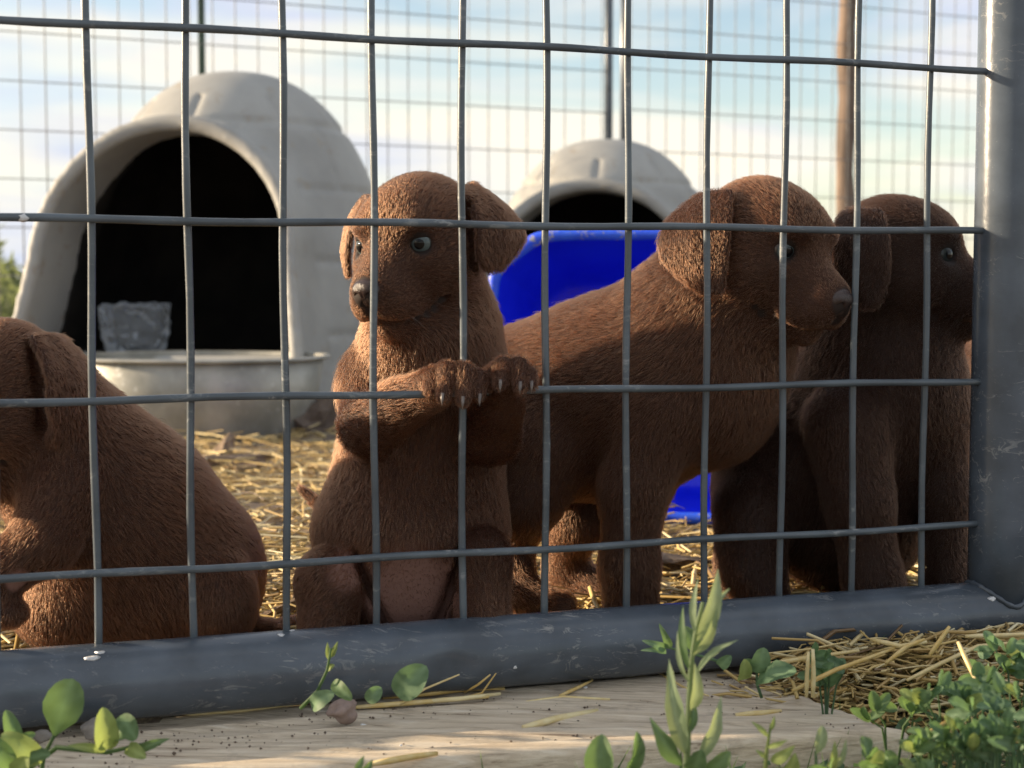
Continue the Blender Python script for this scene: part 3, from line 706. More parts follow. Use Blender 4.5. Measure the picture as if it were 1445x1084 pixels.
        m.append((s.T(0.072, 0, -0.031), 0.003 * s.sc, 0.002, DARK, 0.0))
        m.append((s.T(0.071, 0, -0.0185), 0.0085 * s.sc, 0.002, DARK, 0.0))
        return m
    def extras(s, par, gaze=None, eyes=(-1, 1), whiskers=True, em='eye'):
        for y in eyes:
            me = bpy.data.meshes.new('eye'); bm = bmesh.new(); bmesh.ops.create_uvsphere(bm, u_segments=32, v_segments=20, radius=1)
            for v in bm.verts:
                pass
            bm.to_mesh(me); bm.free(); me.polygons.foreach_set('use_smooth', [True] * len(me.polygons))
            o = link('eye', me, M[em], par)
            g = s.D(0.86, y * 0.5, 0.04) if gaze is None else s.D(gaze[0], gaze[1] + y * 0.30, gaze[2])
            o.location = Vector(s.eye_c(y)); o.rotation_euler = Vector(g).to_track_quat('Z', 'Y').to_euler(); r = 0.0076 * s.sc; o.scale = (r, r, r)
        # nose leather with nostrils
        pr = [s.e((0.0685, 0, -0.0165), (0.0075, 0.0098, 0.0066), 0.003), s.e((0.0675, 0, -0.0230), (0.0058, 0.0062, 0.0058), 0.004),
              s.e((0.0660, 0.0062, -0.0195), (0.0058, 0.0046, 0.0046), 0.003), s.e((0.0660, -0.0062, -0.0195), (0.0058, 0.0046, 0.0046), 0.003)]
        for y in (-1, 1):
            pr.append(s.e((0.0737, y * 0.0042, -0.0200), (0.0040, 0.0020, 0.0024), 0.001, op='sub'))
            pr.append(s.k_((0.0720, y * 0.0060, -0.0212), (0.0675, y * 0.0105, -0.0210), 0.0014, 0.0008, 0.001, op='sub'))
        pr.append(s.k_((0.0760, 0, -0.018), (0.0725, 0, -0.0290), 0.0005, 0.0005, 0.0008, op='sub'))
        link('nose', sdf_mesh('nose', pr, 0.0006 * s.sc), M['nose'], par)
        if whiskers:
            V, Fc = [], []; rnd = random.Random(4)
            for i in range(22):
                y = rnd.choice((-1, 1)); a = s.T(rnd.uniform(0.040, 0.060), y * rnd.uniform(0.013, 0.019), rnd.uniform(-0.039, -0.026)); ln = rnd.uniform(0.006, 0.016)
                d = s.D(rnd.uniform(-0.6, 0.2), y * 0.7, rnd.uniform(-0.9, 0.0)); g = s.D(-0.6, 0, -0.7)
                pts = [a + d * ln * t + g * ln * 0.4 * t * t for t in (0, 0.33, 0.66, 1)]
                v_, f_ = tube(pts, [0.00008, 0.00007, 0.00004, 0.00002], 3); n0 = len(V); V += v_; Fc += [tuple(q + n0 for q in f) for f in f_]
            tag(link('whiskers', mesh('whiskers', V, Fc), M['claw'], par), kind='stuff')

def smooth_vec_noise(P_, f, seed):
    r_ = np.random.default_rng(seed); out = np.zeros_like(P_)
    for _ in range(7):
        k = r_.normal(size=(3, 3)) * f; ph = r_.uniform(0, 6.28, 3); out += np.sin(P_ @ k.T + ph)
    return out / 3.0
def build_puppy(label, base, prims, marks, vox, nhair, fur_mat, seed, group='chocolate puppies', length=0.70, rad=0.00009, darken=1.0):
    e = empty('puppy', base); tag(e, label, 'puppy', group)
    me = sdf_mesh('body', prims, vox, lambda G, D: D + 0.0018)
    nV = len(me.vertices); P_ = np.empty(nV * 3, np.float32); me.vertices.foreach_get('co', P_); P_ = P_.reshape(-1, 3).astype(float)
    # relax the surface a little
    nE = len(me.edges); E = np.empty(nE * 2, np.int32); me.edges.foreach_get('vertices', E); E = E.reshape(-1, 2)
    deg = np.bincount(E.ravel(), minlength=nV)[:, None]
    for _ in range(2):
        S = np.zeros_like(P_)
        for i in range(3):
            S[:, i] = np.bincount(E[:, 0], P_[E[:, 1], i], nV) + np.bincount(E[:, 1], P_[E[:, 0], i], nV)
        P_ = P_ * 0.5 + 0.5 * S / np.maximum(deg, 1)
    me.vertices.foreach_set('co', P_.astype(np.float32).ravel()); me.update()
    nrm = np.empty(nV * 3, np.float32); me.vertices.foreach_get('normal', nrm); nrm = nrm.reshape(-1, 3).astype(float)
    W = np.zeros(nV); FL = np.zeros(nV); FDv = np.zeros((nV, 3))
    for p in prims:
        if p.get('op', 'add') != 'add': continue
        d = np.full(nV, 1.0); b0, b1 = bounds(p); m_ = ((P_ > b0 - 0.03) & (P_ < b1 + 0.03)).all(1)
        if m_.any(): d[m_] = sd_prim(P_[m_], p)
        wt = np.exp(-np.maximum(d, 0) / 0.006) + 1e-9
        W += wt; FL += wt * p.get('fl', 0.007); FDv += wt[:, None] * p.get('fd', np.array((0, 0, -1.0)))
    FL = FL / W * length; FDv /= W[:, None]
    tint = np.tile(BROWN * darken, (nV, 1)); keep = np.ones(nV)
    for (c, r, soft, col, kp) in marks:
        if hasattr(r, '__len__'): d = (np.linalg.norm((P_ - c) / np.array(r), axis=1) - 1) * min(r)
        else: d = np.linalg.norm(P_ - c, axis=1) - r
        a = np.clip(1 - d / soft, 0, 1); a = a * a * (3 - 2 * a)
        tint = tint * (1 - a[:, None]) + a[:, None] * np.array(col); keep *= 1 - a * (1 - kp)
    ca = me.attributes.new('tint', 'FLOAT_COLOR', 'POINT'); ca.data.foreach_set('color', np.concatenate([tint, np.ones((nV, 1))], 1).astype(np.float32).ravel())
    body = link('body', me, M['skin'], e)
    # fur
    r_ = np.random.default_rng(seed)
    me.calc_loop_triangles(); nt_ = len(me.loop_triangles); Tv = np.empty(nt_ * 3, np.int32); me.loop_triangles.foreach_get('vertices', Tv); Tv = Tv.reshape(-1, 3)
    A, B, Cc = P_[Tv[:, 0]], P_[Tv[:, 1]], P_[Tv[:, 2]]
    ar = np.linalg.norm(np.cross(B - A, Cc - A), axis=1) / 2
    fn_ = nrm[Tv].mean(1); view = unit_rows(CAMP - (A + B + Cc) / 3); face = np.einsum('ij,ij->i', fn_, view)
    short = 1 + 1.6 * np.clip(1 - FL[Tv].mean(1) / 0.006, 0, 1)
    wgt = ar * np.where(face > -0.35, 1.0, 0.30) * keep[Tv].mean(1) * short * np.where((A[:, 2] < -0.004), 0, 1)
    idx = r_.choice(nt_, nhair, p=wgt / wgt.sum())
    u, v = r_.random(nhair), r_.random(nhair); fl = u + v > 1; u[fl], v[fl] = 1 - u[fl], 1 - v[fl]; wb = np.stack([1 - u - v, u, v], 1)[..., None]
    root = (P_[Tv[idx]] * wb).sum(1); n_ = unit_rows((nrm[Tv[idx]] * wb).sum(1)); fd = (FDv[Tv[idx]] * wb).sum(1)
    ln = (FL[Tv[idx]] * wb[..., 0]).sum(1) * np.where(r_.random(nhair) < 0.10, r_.uniform(1.2, 1.6, nhair), r_.uniform(0.65, 1.15, nhair)) * np.clip((keep[Tv[idx]] * wb[..., 0]).sum(1) * 1.3, 0.25, 1)
    fd = fd + 0.20 * smooth_vec_noise(root, 45, seed) + 0.08 * smooth_vec_noise(root, 300, seed + 1) + 0.16 * r_.normal(size=fd.shape)
    t_ = fd - np.einsum('ij,ij->i', fd, n_)[:, None] * n_; t_ = unit_rows(t_)
    lift = np.clip(0.46 + 0.16 * r_.normal(size=nhair), 0.12, 0.9)[:, None]
    d0 = t_ * np.cos(lift * 1.5) + n_ * np.sin(lift * 1.5); d1 = t_ * np.cos(lift * 0.55) + n_ * np.sin(lift * 0.55); d2 = unit_rows(t_ * 1.0 + n_ * 0.10 + 0.10 * r_.normal(size=fd.shape))
    h = (ln / 3)[:, None]
    p0 = root - n_ * 0.0004; p1 = root + d0 * h; p2 = p1 + d1 * h; p3 = p2 + d2 * h
    # clumps
    cell = np.floor(root / 0.0028 + 0.6 * smooth_vec_noise(root, 160, seed + 2)).astype(np.int64)
    key = cell[:, 0] * 73856093 ^ cell[:, 1] * 19349663 ^ cell[:, 2] * 83492791
    _, inv = np.unique(key, return_inverse=True); cnt = np.bincount(inv)
    for arr, am in ((p2, 0.09), (p3, 0.20)):
        mean = np.stack([np.bincount(inv, arr[:, i]) / cnt for i in range(3)], 1); arr += am * (mean[inv] - arr)
    pts = np.stack([p0, p1, p2, p3], 1).astype(np.float32)
    hc = bpy.data.hair_curves.new('fur'); hc.add_curves([4] * nhair)
    hc.attributes['position'].data.foreach_set('vector', pts.ravel())
    ra = hc.attributes.get('radius') or hc.attributes.new('radius', 'FLOAT', 'POINT')
    ra.data.foreach_set('value', np.tile(np.array([1.0, 0.9, 0.65, 0.2], np.float32) * rad, nhair))
    tn = 0.10 + 0.12 * smooth_vec_noise(root, 30, seed + 5)[:, 0] + 0.10 * r_.random(len(cnt))[inv] + 0.30 * (keep[Tv[idx]] * wb[..., 0]).sum(1) - 0.16
    to = hc.attributes.new('tone', 'FLOAT', 'CURVE'); to.data.foreach_set('value', np.clip(tn, -0.1, 0.6).astype(np.float32))
    hc.materials.append(fur_mat)
    fo = bpy.data.objects.new('fur', hc); C.objects.link(fo); fo.parent = body; fo.matrix_parent_inverse = Matrix.Identity(4)
    return e
def unit_rows(v): return v / (np.linalg.norm(v, axis=-1, keepdims=True) + 1e-12)
def claw(par, A, d, ln=0.007, r=0.0014):
    A = np.array(A); d = unit(d); b = A + d * ln * 0.55 ; c = A + d * ln + np.array((0, 0.0006, -0.0014)); 
    tube_obj('claw', [A - d * 0.003, A, b, c], [r, r, r * 0.7, r * 0.12], M['claw'], par, 8)

# --- puppy standing up against the wire, paws over it
h2 = Head((593, 336, 0.925), R(-28), R(14), R(2), 0.965)
pr = h2.prims()
pr += [ear([(652, 270, .922), (668, 264, .948), (671, 306, .900), (714, 298, .944), (672, 350, .897), (737, 336, .936), (698, 378, .910)]),
       ear([(518, 285, .925), (522, 277, .950), (501, 314, .928), (500, 308, .955), (491, 354, .932), (490, 352, .958), (492, 388, .940)], 0.0034, fl=0.003)]
def groove(pts, r): return [dict(pc(pts[i], pts[i + 1], r, r, 0.003), op='sub') for i in range(len(pts) - 1)]
grooves2 = groove([(655, 288, .902), (661, 325, .896), (661, 372, .898)], 6) + groove([(658, 292, .912), (664, 325, .908), (664, 374, .908)], 7)
pr += chain([(605, 385, .945), (610, 470, .955), (605, 560, .960), (592, 660, .955), (582, 745, .948)], [70, 88, 102, 109, 126], 0.02, 0.009)
pr += [pe((600, 545, .945), (110, 70, 90), 0.02, 0.009), pe((578, 750, .938), (134, 88, 112), 0.02, 0.006), pe((577, 835, .928), (98, 85, 88), 0.015, 0.003),
       pe((600, 480, .93), (75, 50, 70), 0.02, 0.010)]
pr += chain([(515, 792, .930), (470, 822, .905), (462, 880, .893), (450, 915, .88)], [60, 55, 42, 28], 0.003, 0.006)
pr += chain([(645, 775, .935), (672, 790, .905), (680, 870, .893), (690, 915, .88)], [66, 52, 42, 28], 0.003, 0.006)
pr += chain([(528, 540, .945), (522, 602, .905), (560, 575, .888), (612, 548, .868)], [52, 42, 36, 33], 0.010, 0.009)
pr += chain([(682, 552, .945), (692, 614, .905), (700, 580, .888), (713, 540, .868)], [46, 40, 34, 30], 0.010, 0.009)
def paw(center, toes, k=0.0022):
    out = [center]
    for a, b, ra, rb in toes: out.append(pc(a, b, ra, rb, k, 0.0045))
    return out
toesL = [((612, 530, .862), (606, 552, .851), 17, 13), ((631, 523, .858), (626, 560, .847), 19, 14), ((655, 524, .856), (654, 565, .846), 19, 14), ((675, 532, .858), (676, 558, .849), 16, 13)]
toesR = [((694, 526, .868), (690, 546, .858), 15, 12), ((711, 516, .864), (706, 544, .853), 18, 14), ((732, 516, .864), (734, 548, .853), 18, 14), ((747, 525, .868), (750, 544, .858), 14, 12)]
pr += paw(pe((642, 535, .864), (42, 24, 22), 0.006, 0.005), toesL) + paw(pe((720, 526, .870), (34, 20, 20), 0.006, 0.005), toesR)
pr += chain([(520, 800, 1.00), (470, 730, 1.05), (425, 690, 1.06)], [22, 15, 8], 0.006, 0.006)
bare = [(at(582, 846, .885), (0.020, 0.05, 0.021), 0.020, PINK * 0.62, 0.28), (at(492, 806, .885), (0.006, 0.05, 0.006), 0.012, PINK * 0.7, 0.6)]
pr += grooves2
for dd in (.880, .888, .896, .904):
    pr += groove([(503, 782, dd), (520, 830, dd), (548, 888, dd)], 4) + groove([(648, 772, dd), (638, 830, dd), (612, 888, dd)], 4)
b2 = build_puppy('chocolate puppy sitting upright with both front paws hooked over the wire', (at(580, 540, .93)[0], at(580, 540, .93)[1], 0), pr, h2.marks() + bare, 0.0014, 170000, FUR, 11)
h2.extras(b2, gaze=(0.88, 0.02, 0.06))
for (px, py, d) in ((624, 562, .846), (653, 567, .845), (677, 563, .848), (706, 543, .851), (734, 546, .851), (750, 545, .857)):
    claw(b2, at(px, py, d - .004), (-0.05, -0.35, -1), 0.0030, 0.0010)

# --- puppy standing sideways, looking out to the right of the picture
h3 = Head((1076, 342, 0.985), R(42), R(17), R(-3), 1.03)
pr = h3.prims()
pr += [ear([(1030, 272, .962), (985, 280, .990), (1026, 312, .948), (940, 318, .975), (1022, 368, .944), (938, 366, .962), (1002, 412, .946)], 0.0042),
       ear([(1140, 290, 1.01), (1120, 285, 1.03), (1150, 320, 1.03), (1120, 310, 1.05), (1150, 370, 1.035), (1115, 365, 1.05), (1130, 400, 1.04)], 0.0042)]
pr += chain([(1052, 385, 1.00), (1000, 455, 1.015), (950, 525, 1.03), (860, 556, 1.05), (765, 578, 1.065)], [78, 110, 132, 132, 127], 0.02, 0.010)
pr += [pe((1012, 560, 1.01), (84, 92, 80), 0.02, 0.009), pe((1040, 500, 1.005), (70, 80, 60), 0.02, 0.009), pe((985, 435, 1.02), (72, 65, 62), 0.02, 0.010, (-1, 0, -0.6)), pe((870, 620, 1.05), (115, 80, 105), 0.02, 0.008, (-1, 0, -0.5))]
pr += chain([(930, 585, .995), (892, 690, .985), (888, 800, .985), (892, 880, .985)], [72, 46, 40, 42], 0.012, 0.007)
pr += [pe((898, 885, .975), (48, 26, 40), 0.008, 0.004)]
pr += chain([(930, 600, 1.07), (893, 740, 1.08), (893, 880, 1.08)], [60, 36, 34], 0.012, 0.007)
pr += chain([(755, 630, 1.03), (735, 700, 1.015), (722, 775, 1.035), (742, 845, 1.01), (790, 858, .995)], [92, 58, 28, 26, 27], 0.010, 0.007)
pr += chain([(810, 660, 1.10), (812, 735, 1.09), (795, 800, 1.11), (850, 835, 1.09)], [70, 42, 27, 26], 0.010, 0.007)
b3 = build_puppy('chocolate puppy standing broadside with its head turned, in front of the blue tub', (at(880, 540, 1.03)[0], at(880, 540, 1.03)[1], 0), pr, h3.marks() + [(at(812, 845, .97), 0.012, 0.004, DARK * 1.6, 0.0)], 0.0016, 160000, FUR, 23)
h3.extras(b3, gaze=(0.9, 0.1, 0.0))

# --- puppy in profile beside the post, its shade put into fur and skin colour
h4 = Head((1262, 362, 1.050), R(72), R(4), R(0), 1.04)
pr = h4.prims()
pr += [ear([(1242, 298, 1.010), (1192, 300, 1.030), (1250, 340, 0.995), (1176, 335, 1.010), (1250, 395, 0.995), (1188, 400, 1.007), (1226, 432, 0.999)], 0.0042)]
pr += chain([(1240, 410, 1.065), (1235, 500, 1.075), (1220, 600, 1.085), (1190, 720, 1.105)], [80, 100, 118, 120], 0.02, 0.009)
pr += [pe((1275, 560, 1.050), (92, 95, 75), 0.02, 0.008), pe((1075, 690, 1.085), (72, 105, 80), 0.02, 0.008), pe((1140, 650, 1.085), (90, 90, 90), 0.02, 0.008)]
pr += chain([(1195, 600, 1.025), (1212, 710, 1.015), (1232, 820, 1.010), (1240, 860, 1.005)], [64, 47, 40, 42], 0.012, 0.007)
pr += chain([(1318, 590, 1.055), (1332, 700, 1.045), (1338, 830, 1.040), (1340, 860, 1.035)], [50, 36, 30, 32], 0.012, 0.007)
pr += chain([(1062, 720, 1.055), (1058, 800, 1.040), (1085, 850, 1.025)], [58, 46, 34], 0.012, 0.007)
b4 = build_puppy('chocolate puppy, its fur painted in shade, in profile beside the thick post, its ear hanging', (at(1220, 540, 1.1)[0], at(1220, 540, 1.1)[1], 0), pr, h4.marks(), 0.0021, 110000, FUR_SHADED, 31, darken=0.6)
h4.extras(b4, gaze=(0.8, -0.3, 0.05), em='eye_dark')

# --- puppy at the picture's left edge
h1 = Head((-6, 548, 0.885), R(-38), R(20), R(0), 0.98)
pr = h1.prims()
pr += [ear([(46, 478, .868), (88, 484, .905), (62, 522, .852), (120, 540, .892), (67, 578, .850), (122, 592, .885), (84, 622, .862)], 0.0046)]
pr += chain([(70, 590, .905), (105, 655, .915), (170, 730, .925), (235, 800, .935)], [88, 105, 128, 128], 0.02, 0.009)
pr += [pe((272, 820, .935), (92, 108, 95), 0.02, 0.007), pe((312, 850, .90), (54, 72, 50), 0.012, 0.006), pe((120, 850, .92), (110, 80, 80), 0.02, 0.006)]
pr += chain([(95, 690, .875), (62, 765, .852), (10, 800, .842), (-12, 850, .838)], [64, 46, 36, 30], 0.010, 0.007)
pr += [pe((10, 865, .835), (34, 26, 26), 0.006, 0.004)]
pr += chain([(330, 880, .93), (380, 890, .95), (425, 872, .98)], [20, 16, 9], 0.006, 0.006)
pr += groove([(44, 492, .856), (54, 540, .850), (60, 604, .852)], 7) + groove([(46, 492, .868), (56, 540, .862), (62, 604, .862)], 7)
b1 = build_puppy('chocolate puppy sitting at the picture edge with its back to the metal tub', (at(150, 540, .92)[0], at(150, 540, .92)[1], 0), pr, h1.marks() + [(at(28, 822, .83), 0.006, 0.003, PINK * 0.7, 0.0)], 0.0019, 120000, FUR, 41)
h1.extras(b1, gaze=(0.9, 0.05, 0))

# --- puppy mostly hidden behind the post
h5 = Head((1440, 430, 1.30), R(60), R(10), R(0), 1.0)
pr = h5.prims() + [ear([(1425, 380, 1.26), (1385, 385, 1.28), (1428, 410, 1.255), (1382, 415, 1.265), (1425, 450, 1.255), (1390, 455, 1.265), (1410, 480, 1.26)], 0.0042)]
pr += chain([(1430, 470, 1.31), (1410, 545, 1.32), (1420, 660, 1.34)], [55, 72, 84], 0.02, 0.008)
for x, d in ((1392, 1.28), (1430, 1.27), (1455, 1.38)): pr += chain([(x, 600, d), (x + 4, 700, d), (x + 8, 765, d)], [34, 24, 22], 0.012, 0.006)
b5 = build_puppy('lighter puppy almost hidden behind the thick post and the shade-painted puppy', (at(1420, 540, 1.32)[0], at(1420, 540, 1.32)[1], 0), pr, h5.marks(), 0.0026, 22000, FUR, 53, rad=0.00018)
h5.extras(b5, whiskers=False)

# ------------------------------------------------------------------ straw
def straw_mass(name, pts, label, mat=None):
    """pts: list of (centre, direction, normal, length, width, tone)"""
    n = len(pts); c = np.array([p[0] for p in pts]); d = unit_rows(np.array([p[1] for p in pts])); nr = np.array([p[2] for p in pts]); nr = unit_rows(nr - (nr * d).sum(1, keepdims=True) * d)
    ln = np.array([p[3] for p in pts])[:, None]; wd = np.array([p[4] for p in pts])[:, None]; sd = np.cross(d, nr)
    bend = rng.normal(0, 0.07, (n, 1)) * ln; bz = rng.normal(0.02, 0.05, (n, 1)) * ln
    V = []
    for t, b in ((-0.5, 0.0), (0.0, 1.0), (0.5, 0.0)):
        ctr = c + d * ln * t + sd * bend * b + nr * bz * b
        V += [ctr - sd * wd * 0.5, ctr + nr * wd * 0.42, ctr + sd * wd * 0.5]
    V = np.stack(V, 1).reshape(-1, 3)
    q = []
    for r_ in (0, 3):
        for a, b in ((0, 1), (1, 2), (2, 0)): q.append((r_ + a, r_ + b, r_ + 3 + b, r_ + 3 + a))
    Q = (np.arange(n)[:, None, None] * 9 + np.array(q)[None]).reshape(-1, 4)
    me = fast_mesh(name, V, Q, False)
    at_ = me.attributes.new('tone', 'FLOAT', 'POINT'); at_.data.foreach_set('value', np.repeat(np.array([p[5] for p in pts], np.float32), 9))
    return tag(link(name, me, mat or M['straw']), label, 'straw', None, 'stuff')
pts = []
rs = random.Random(12)
while len(pts) < 21000:
    d = 0.93 + 2.6 * rs.random() ** 1.35; px = rs.uniform(-150, 1600); x = (px - 722.5) / F * d; y = d
    if y < 0.87 + 0.321 * x + 0.045: continue
    dens = 0.5 + 0.5 * math.sin(x * 11 + 1.7) * math.sin(y * 9 + 0.6)
    if rs.random() > 0.35 + 0.65 * dens: continue
    z = float(ground_z(np.array(x), np.array(y))) + rs.random() ** 2 * 0.016 * (0.4 + dens) + 0.001
    a = rs.uniform(0, math.pi); t = rs.gauss(0, 0.13); big = rs.random() < 0.4
    pts.append(((x, y, z), (math.cos(a), math.sin(a), t), (0.2 * rs.gauss(0, 1), 0.2 * rs.gauss(0, 1), 1), rs.uniform(0.03, 0.10) if big else rs.uniform(0.008, 0.03), rs.uniform(0.0018, 0.0042) if big else rs.uniform(0.001, 0.004), min(1, max(0, rs.gauss(0.55, 0.25)))))
straw_mass('straw_bedding', pts, 'loose golden straw spread over the kennel floor')
def front_z(x, y): return float(ground_z(np.array(x), np.array(y)))
pts = []
while len(pts) < 2500:
    px, py = rs.uniform(1020, 1560), rs.uniform(880, 1120); p = on_z(px, py, -0.012)
    e_ = p[1] - (0.87 + 0.321 * p[0])
    if e_ > -0.018: continue
    close = math.exp(-((e_ + 0.045) / 0.05) ** 2)
    if rs.random() > close + 0.12: continue
    z = front_z(p[0], p[1]) + rs.random() ** 1.3 * 0.026 * close + 0.002; a = rs.gauss(FA + 0.15, 0.75)
    big = rs.random() < 0.3
    pts.append(((p[0], p[1], z), (math.cos(a), math.sin(a), rs.gauss(0, 0.2)), (0.3 * rs.gauss(0, 1), -0.5, 1), rs.uniform(0.025, 0.06) if big else rs.uniform(0.006, 0.03), rs.uniform(0.0016, 0.0034) if big else rs.uniform(0.0007, 0.0026), min(1, max(0, rs.gauss(0.55, 0.27)))))
straw_mass('straw_litter', pts, 'tangled straw lying along the rail beside the green clover')
def stalk(p, rads, label, seg=7, flat=0.6):
    """one straw: a ribbed, slightly bent hollow stem through photo points"""
    P_ = [at(*q) if len(q) == 3 else np.array(q[:3]) for q in p]
    pts = []
    for i in range(len(P_) - 1):
        for t in (0, 0.5): pts.append(P_[i] * (1 - t) + P_[i + 1] * t)
    pts.append(P_[-1]); n = len(pts)
    V, Fc = tube(pts, [rads * (0.85 if len(p[0]) == 4 else 0.58) * (1 - 0.35 * abs(2 * i / (n - 1) - 0.9) ** 2) * (1.12 if i % 3 == 1 else 1) for i in range(n)], seg)
    return tag(link('straw_stalk', mesh('straw_stalk', V, Fc), M['stalk']), label, 'straw', 'straw stalks by the rail')

# ------------------------------------------------------------------ plank
PZ = -0.003
c1 = on_z(1281, 1033, PZ); c2 = on_z(1012, 938, PZ); c4 = on_z(400, 1081, PZ)
dirp = unit(c4 - c1); f_end = c1 + dirp * 0.66; b_end = c2 - FD * 0.62
nx, ny = 90, 30
def plank_mesh():
    V, Q = [], []
    def top(u, v):
        a = c1 + (f_end - c1) * u; b = c2 + (b_end - c2) * u; p = a + (b - a) * v
        p = p + np.array((0, 0, 0.0009 * math.sin(v * 31 + 0.6 * math.sin(u * 9)) + 0.0007 * math.sin(v * 67 + 1.5 * math.sin(u * 5)) + 0.0012 * math.sin(u * 7)))
        ed = min(u * nx, (1 - u) * nx, v * ny, (1 - v) * ny)
        if ed < 1: p = p - np.array((0, 0, 0.0016 * (1 - ed)))
        if u == 0: p = p + unit(c2 - c1)[[0, 1, 2]] * 0 + np.array((0.0012 * math.sin(v * 40), 0, 0))
        return p
    for i in range(nx + 1):
        for j in range(ny + 1): V.append(top(i / nx, j / ny))
    I = lambda i, j: i * (ny + 1) + j
    for i in range(nx):
        for j in range(ny): Q.append((I(i, j), I(i, j + 1), I(i + 1, j + 1), I(i + 1, j)))
    edge = [I(i, 0) for i in range(nx + 1)] + [I(nx, j) for j in range(1, ny + 1)] + [I(i, ny) for i in range(nx - 1, -1, -1)] + [I(0, j) for j in range(ny - 1, 0, -1)]
    rows = [edge]
    for h in (0.004, 0.02, 0.034):
        r_ = []
        for k, q in enumerate(edge):
            r_.append(len(V)); p = V[q]; cen = (c1 + c2 + f_end + b_end) / 4; o_ = unit((p - cen) * np.array((1, 1, 0)))
            V.append(np.array((p[0], p[1], PZ - h)) + o_ * (0.0014 + 0.0008 * math.sin(k * 0.7 + h * 400)))
        rows.append(r_)
    for a, b in zip(rows[:-1], rows[1:]):
        for k in range(len(a)): k2 = (k + 1) % len(a); Q.append((a[k], a[k2], b[k2], b[k]))
    return fast_mesh('plank', V, Q)
me = plank_mesh(); me.flip_normals() if me.polygons[0].normal.z < 0 else None
tag(link('plank', me, M['wood']), 'weathered grey-brown plank lying on the ground along the rail', 'plank')
# soil crumbs on the plank
V, Q = [], []
oc = [(1, 0, 0), (-1, 0, 0), (0, 1, 0), (0, -1, 0), (0, 0, 1), (0, 0, -1)]; of = [(0, 2, 4), (2, 1, 4), (1, 3, 4), (3, 0, 4), (2, 0, 5), (1, 2, 5), (3, 1, 5), (0, 3, 5)]
for i in range(2600):
    u, v = rs.random() * 0.95, rs.random() ** 0.8 if rs.random() < 0.6 else 1 - rs.random() ** 2 * 0.4
    if math.sin(u * 17 + 2) * math.sin(v * 9 + 1) + 0.5 < rs.random() * 1.3: continue
    a = c1 + (f_end - c1) * u; b = c2 + (b_end - c2) * u; p = a + (b - a) * v; r_ = rs.uniform(0.0003, 0.0010) * (2 if rs.random() < 0.04 else 1); k = len(V)
    for q in oc: V.append(p + np.array((q[0] * r_ * rs.uniform(.6, 1.3), q[1] * r_ * rs.uniform(.6, 1.3), 0.0008 + q[2] * r_ * rs.uniform(.5, 1))))
    Q += [tuple(k + x for x in f) for f in of]
tag(link('soil_crumbs', mesh('soil_crumbs', V, Q, False), M['crumb']), 'dark soil crumbs scattered over the plank', 'soil', None, 'stuff')
o = blob('stone', on_z(481, 1003, 0.006), (0.0078, 0.0062, 0.0056), M['stone'], None, seed=9, sub=3); tag(o, 'small pinkish stone lying on the plank beside the green sprig', 'stone')
o = blob('stone', on_z(131, 1030, 0.004), (0.0072, 0.006, 0.005), M['pebble'], None, seed=12, sub=3); tag(o, 'smooth grey pebble between the rail and the big oval leaf', 'stone')
o = blob('stone', on_z(63, 1038, 0.003), (0.0045, 0.004, 0.0035), M['pebble'], None, seed=15, sub=2); tag(o, 'tiny grey pebble under the rail near the corner of the picture', 'stone')
for k, (px, py, r_) in enumerate(((513, 1023, 4), (818, 962, 3), (826, 970, 5), (742, 1027, 3), (566, 1052, 2))):
    o = blob('flake', on_z(px, py, PZ + 0.001), (mm(r_, .72), mm(r_, .72), 0.0006), M['chalk'], None, seed=70 + k)
    tag(o, ['white paint flake near the pinkish stone on the plank', 'upper white flake at the rear edge of the plank', 'white flake by the rear edge, beside the bent straw', 'white flake at the tip of the pale flat straw', 'tiny white flake at the front of the plank'][k], 'flake', 'white flakes on the plank')

# single straws (photo points; on the plank unless given a depth)
def onp(px, py, dz=0.0015): p = on_z(px, py, PZ + dz); return (p[0], p[1], p[2], 0)
stalk([onp(180, 1000, .004), onp(270, 1008), onp(340, 1003), onp(432, 993)], 0.0011, 'long thin straw at the foot of the rail, beside the small sprig')
stalk([onp(502, 998, .002), onp(580, 992, .003), onp(690, 983, .004)], 0.0018, 'thick straw leading away from the pinkish stone')
stalk([onp(565, 958, .006), onp(640, 962, .004), onp(716, 964)], 0.0016, 'upper straw of the bundle in the middle of the plank')
stalk([onp(562, 996, .002), onp(600, 972, .012), onp(648, 952, .022)], 0.0008, 'thin straw poking up out of the bundle on the plank')
stalk([onp(640, 988, .003), onp(680, 978, .006), onp(700, 950, .018)], 0.0007, 'short straw tip at the end of the bundle')
stalk([onp(540, 984, .003), onp(610, 978, .005), onp(700, 968, .004)], 0.0019, 'middle straw of the bundle lying below the rail on the plank')
stalk([onp(575, 968, .008), onp(640, 972, .006), onp(712, 972, .003)], 0.0015, 'straw just below the upper one of the bundle')
stalk([onp(598, 990, .003), onp(650, 986, .005), onp(706, 979, .004)], 0.0017, 'lowest straw of the bundle on the plank')
stalk([onp(655, 978, .004), onp(675, 966, .012), onp(692, 952, .018)], 0.0008, 'thin straw standing up at the end of the bundle near the rail dent')
stalk([onp(790, 982, .002), onp(812, 972, .003), onp(836, 960, .004)], 0.0013, 'short straw tilted between the bent straw and the rail')
stalk([onp(746, 959, .003), onp(806, 952, .003)], 0.0020, 'short pale straw lying against the rail')
stalk([onp(806, 953, .003), onp(870, 950, .003), onp(900, 945, .004)], 0.0009, 'thin straw between the rail and the tall weed')
stalk([onp(742, 991), onp(795, 984, .002), onp(861, 987)], 0.0014, 'slightly bent straw in the middle of the plank')
stalk([onp(738, 1027), onp(790, 1013, .002), onp(843, 1003)], 0.0024, 'pale flat straw on the plank below the bent one')
